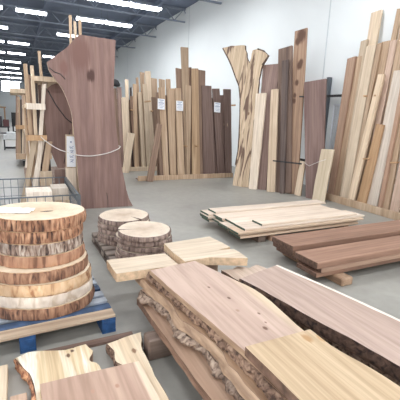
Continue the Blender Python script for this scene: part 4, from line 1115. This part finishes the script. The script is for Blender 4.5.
# ------------------------------------------------------------------ stack of light boards with green painted ends
M_GREEN = flat('dark_green_end_paint', (84, 98, 84), 0.7, vary=0.25, scale=30)
WX_PALE = wood('stack_pale_board', (238, 220, 202), (224, 202, 180), (202, 174, 150), axis='X', vary=0.11)
WX_TAN = wood('stack_tan_board', (230, 202, 172), (212, 180, 150), (180, 146, 118), axis='X', vary=0.08)
LG = 'light boards in the flat stack'
LAYN = ['bottom', 'second', 'third', 'fourth', 'top']
for k in range(4):
    z = 0.10 + 0.030 * k
    y = 3.80 + (0.0, 0.035, -0.01, 0.03)[k]
    widths = [(0.30, 0.27, 0.25, 0.26), (0.26, 0.28, 0.28, 0.26), (0.28, 0.25, 0.27, 0.28), (0.27, 0.27, 0.27, 0.27)][k]
    for q, w in enumerate(widths):
        rr = random.Random(700 + k * 9 + q)
        x0 = 2.50 + 0.03 * q * 0 + rr.uniform(-0.11, 0.09) + (0.06 if k == 0 else 0); x1 = 4.66 + rr.uniform(-0.10, 0.10) - (0.02 * q)
        t = 0.028
        o = boxes('light_board', [((-(x1 - x0) / 2, 0, 0), ((x1 - x0) / 2, w - 0.012, t))], WX_PALE if k == 3 else (WX_TAN, WX_PALE)[(k + q) % 2], None, ((x0 + x1) / 2, y, z), bevel=0.003)
        boxes('painted_end', [((-(x1 - x0) / 2 - 0.003, 0.001, 0.001), (-(x1 - x0) / 2, w - 0.013, t - 0.001))], M_GREEN, o)
        tag(o, 'light board, %s from near side, %s layer of the flat green-ended stack' % (ORD[q], ['bottom', 'second', 'third', 'uppermost'][k]), 'board', LG)
        y += w
for x0, x1, y0, y1, lab in ((2.85, 4.62, 3.86, 4.09, 'loose light board on top of the flat stack, near side'), (2.56, 4.72, 4.62, 4.86, 'loose light board on top of the flat stack, far side')):
    o = boxes('light_board', [((-(x1 - x0) / 2, 0, 0), ((x1 - x0) / 2, y1 - y0, 0.026))], WX_PALE, None, ((x0 + x1) / 2, y0, 0.220), bevel=0.003)
    boxes('painted_end', [((-(x1 - x0) / 2 - 0.003, 0.001, 0.001), (-(x1 - x0) / 2, y1 - y0 - 0.001, 0.025))], M_GREEN, o)
    tag(o, lab, 'board', LG)
WB = wood('bearer_wood', (150, 130, 116), (122, 104, 92), (86, 72, 66), axis='Y', vary=0.1)
for x, w, lab in ((2.86, 0.13, 'grey bearer block under the left end of the light board stack'), (3.03, 0.08, 'narrow brown bearer next to the grey block under the light boards'), (4.4, 0.10, 'bearer under the right end of the light board stack')):
    tag(boxes('bearer_block', [((-w / 2, 0, 0), (w / 2, 0.95, 0.10))], WB if w > 0.1 else W['orangeb'], None, (x, 3.845, 0), bevel=0.004), lab, 'block')

# ------------------------------------------------------------------ dark walnut beams
WX_DARK = wood('dark_walnut_beam', (182, 138, 112), (154, 114, 92), (116, 84, 68), axis='X', vary=0.10)
WX_DARK2 = wood('lighter_walnut_beam', (186, 150, 124), (158, 122, 100), (116, 86, 72), axis='X', vary=0.08)
M_ENDD = flat('beam_end_grain', (110, 84, 70), 0.8, vary=0.25, scale=40)
DB = 'dark beams in the two low stacks'
for x0, x1, y0, y1, z0, z1, rz, m, lab in (
        (2.70, 5.0, 2.98, 3.34, 0.085, 0.135, 0.0, WX_DARK, 'bottom dark plank of the rear walnut stack'), (2.66, 5.0, 3.0, 3.36, 0.137, 0.19, 0.0, WX_DARK2, 'middle dark plank of the rear walnut stack'),
        (2.64, 5.05, 2.98, 3.36, 0.192, 0.26, 0.0, WX_DARK, 'top dark plank of the rear walnut stack'),
        (2.58, 4.9, 2.54, 2.84, 0.085, 0.135, 0.0, WX_DARK, 'bottom dark plank of the front walnut stack'), (2.62, 4.9, 2.52, 2.86, 0.137, 0.187, 0.0, WX_DARK2, 'middle lighter plank of the front walnut stack'),
        (2.56, 4.95, 2.52, 2.86, 0.189, 0.255, 0.0, WX_DARK, 'top dark plank of the front walnut stack')):
    L = x1 - x0
    o = boxes('walnut_plank', [((-L / 2, 0, 0), (L / 2, y1 - y0, z1 - z0))], m, None, ((x0 + x1) / 2, y0, z0), bevel=0.005)
    boxes('end_face', [((-L / 2 - 0.002, 0.004, 0.004), (-L / 2, y1 - y0 - 0.004, z1 - z0 - 0.004))], M_ENDD, o)
    tag(o, lab, 'plank', DB)
WTB = wood('tan_bearer', (200, 164, 132), (176, 140, 110), (132, 100, 78), axis='Y', vary=0.05)
for x, lab in ((2.89, 'tan bearer block poking out under the near end of the walnut stacks'), (4.5, 'bearer block under the far end of the walnut stacks')):
    tag(boxes('bearer_block', [((-0.075, 0, 0), (0.075, 0.95, 0.085))], WTB, None, (x, 2.42, 0), bevel=0.012), lab, 'block')
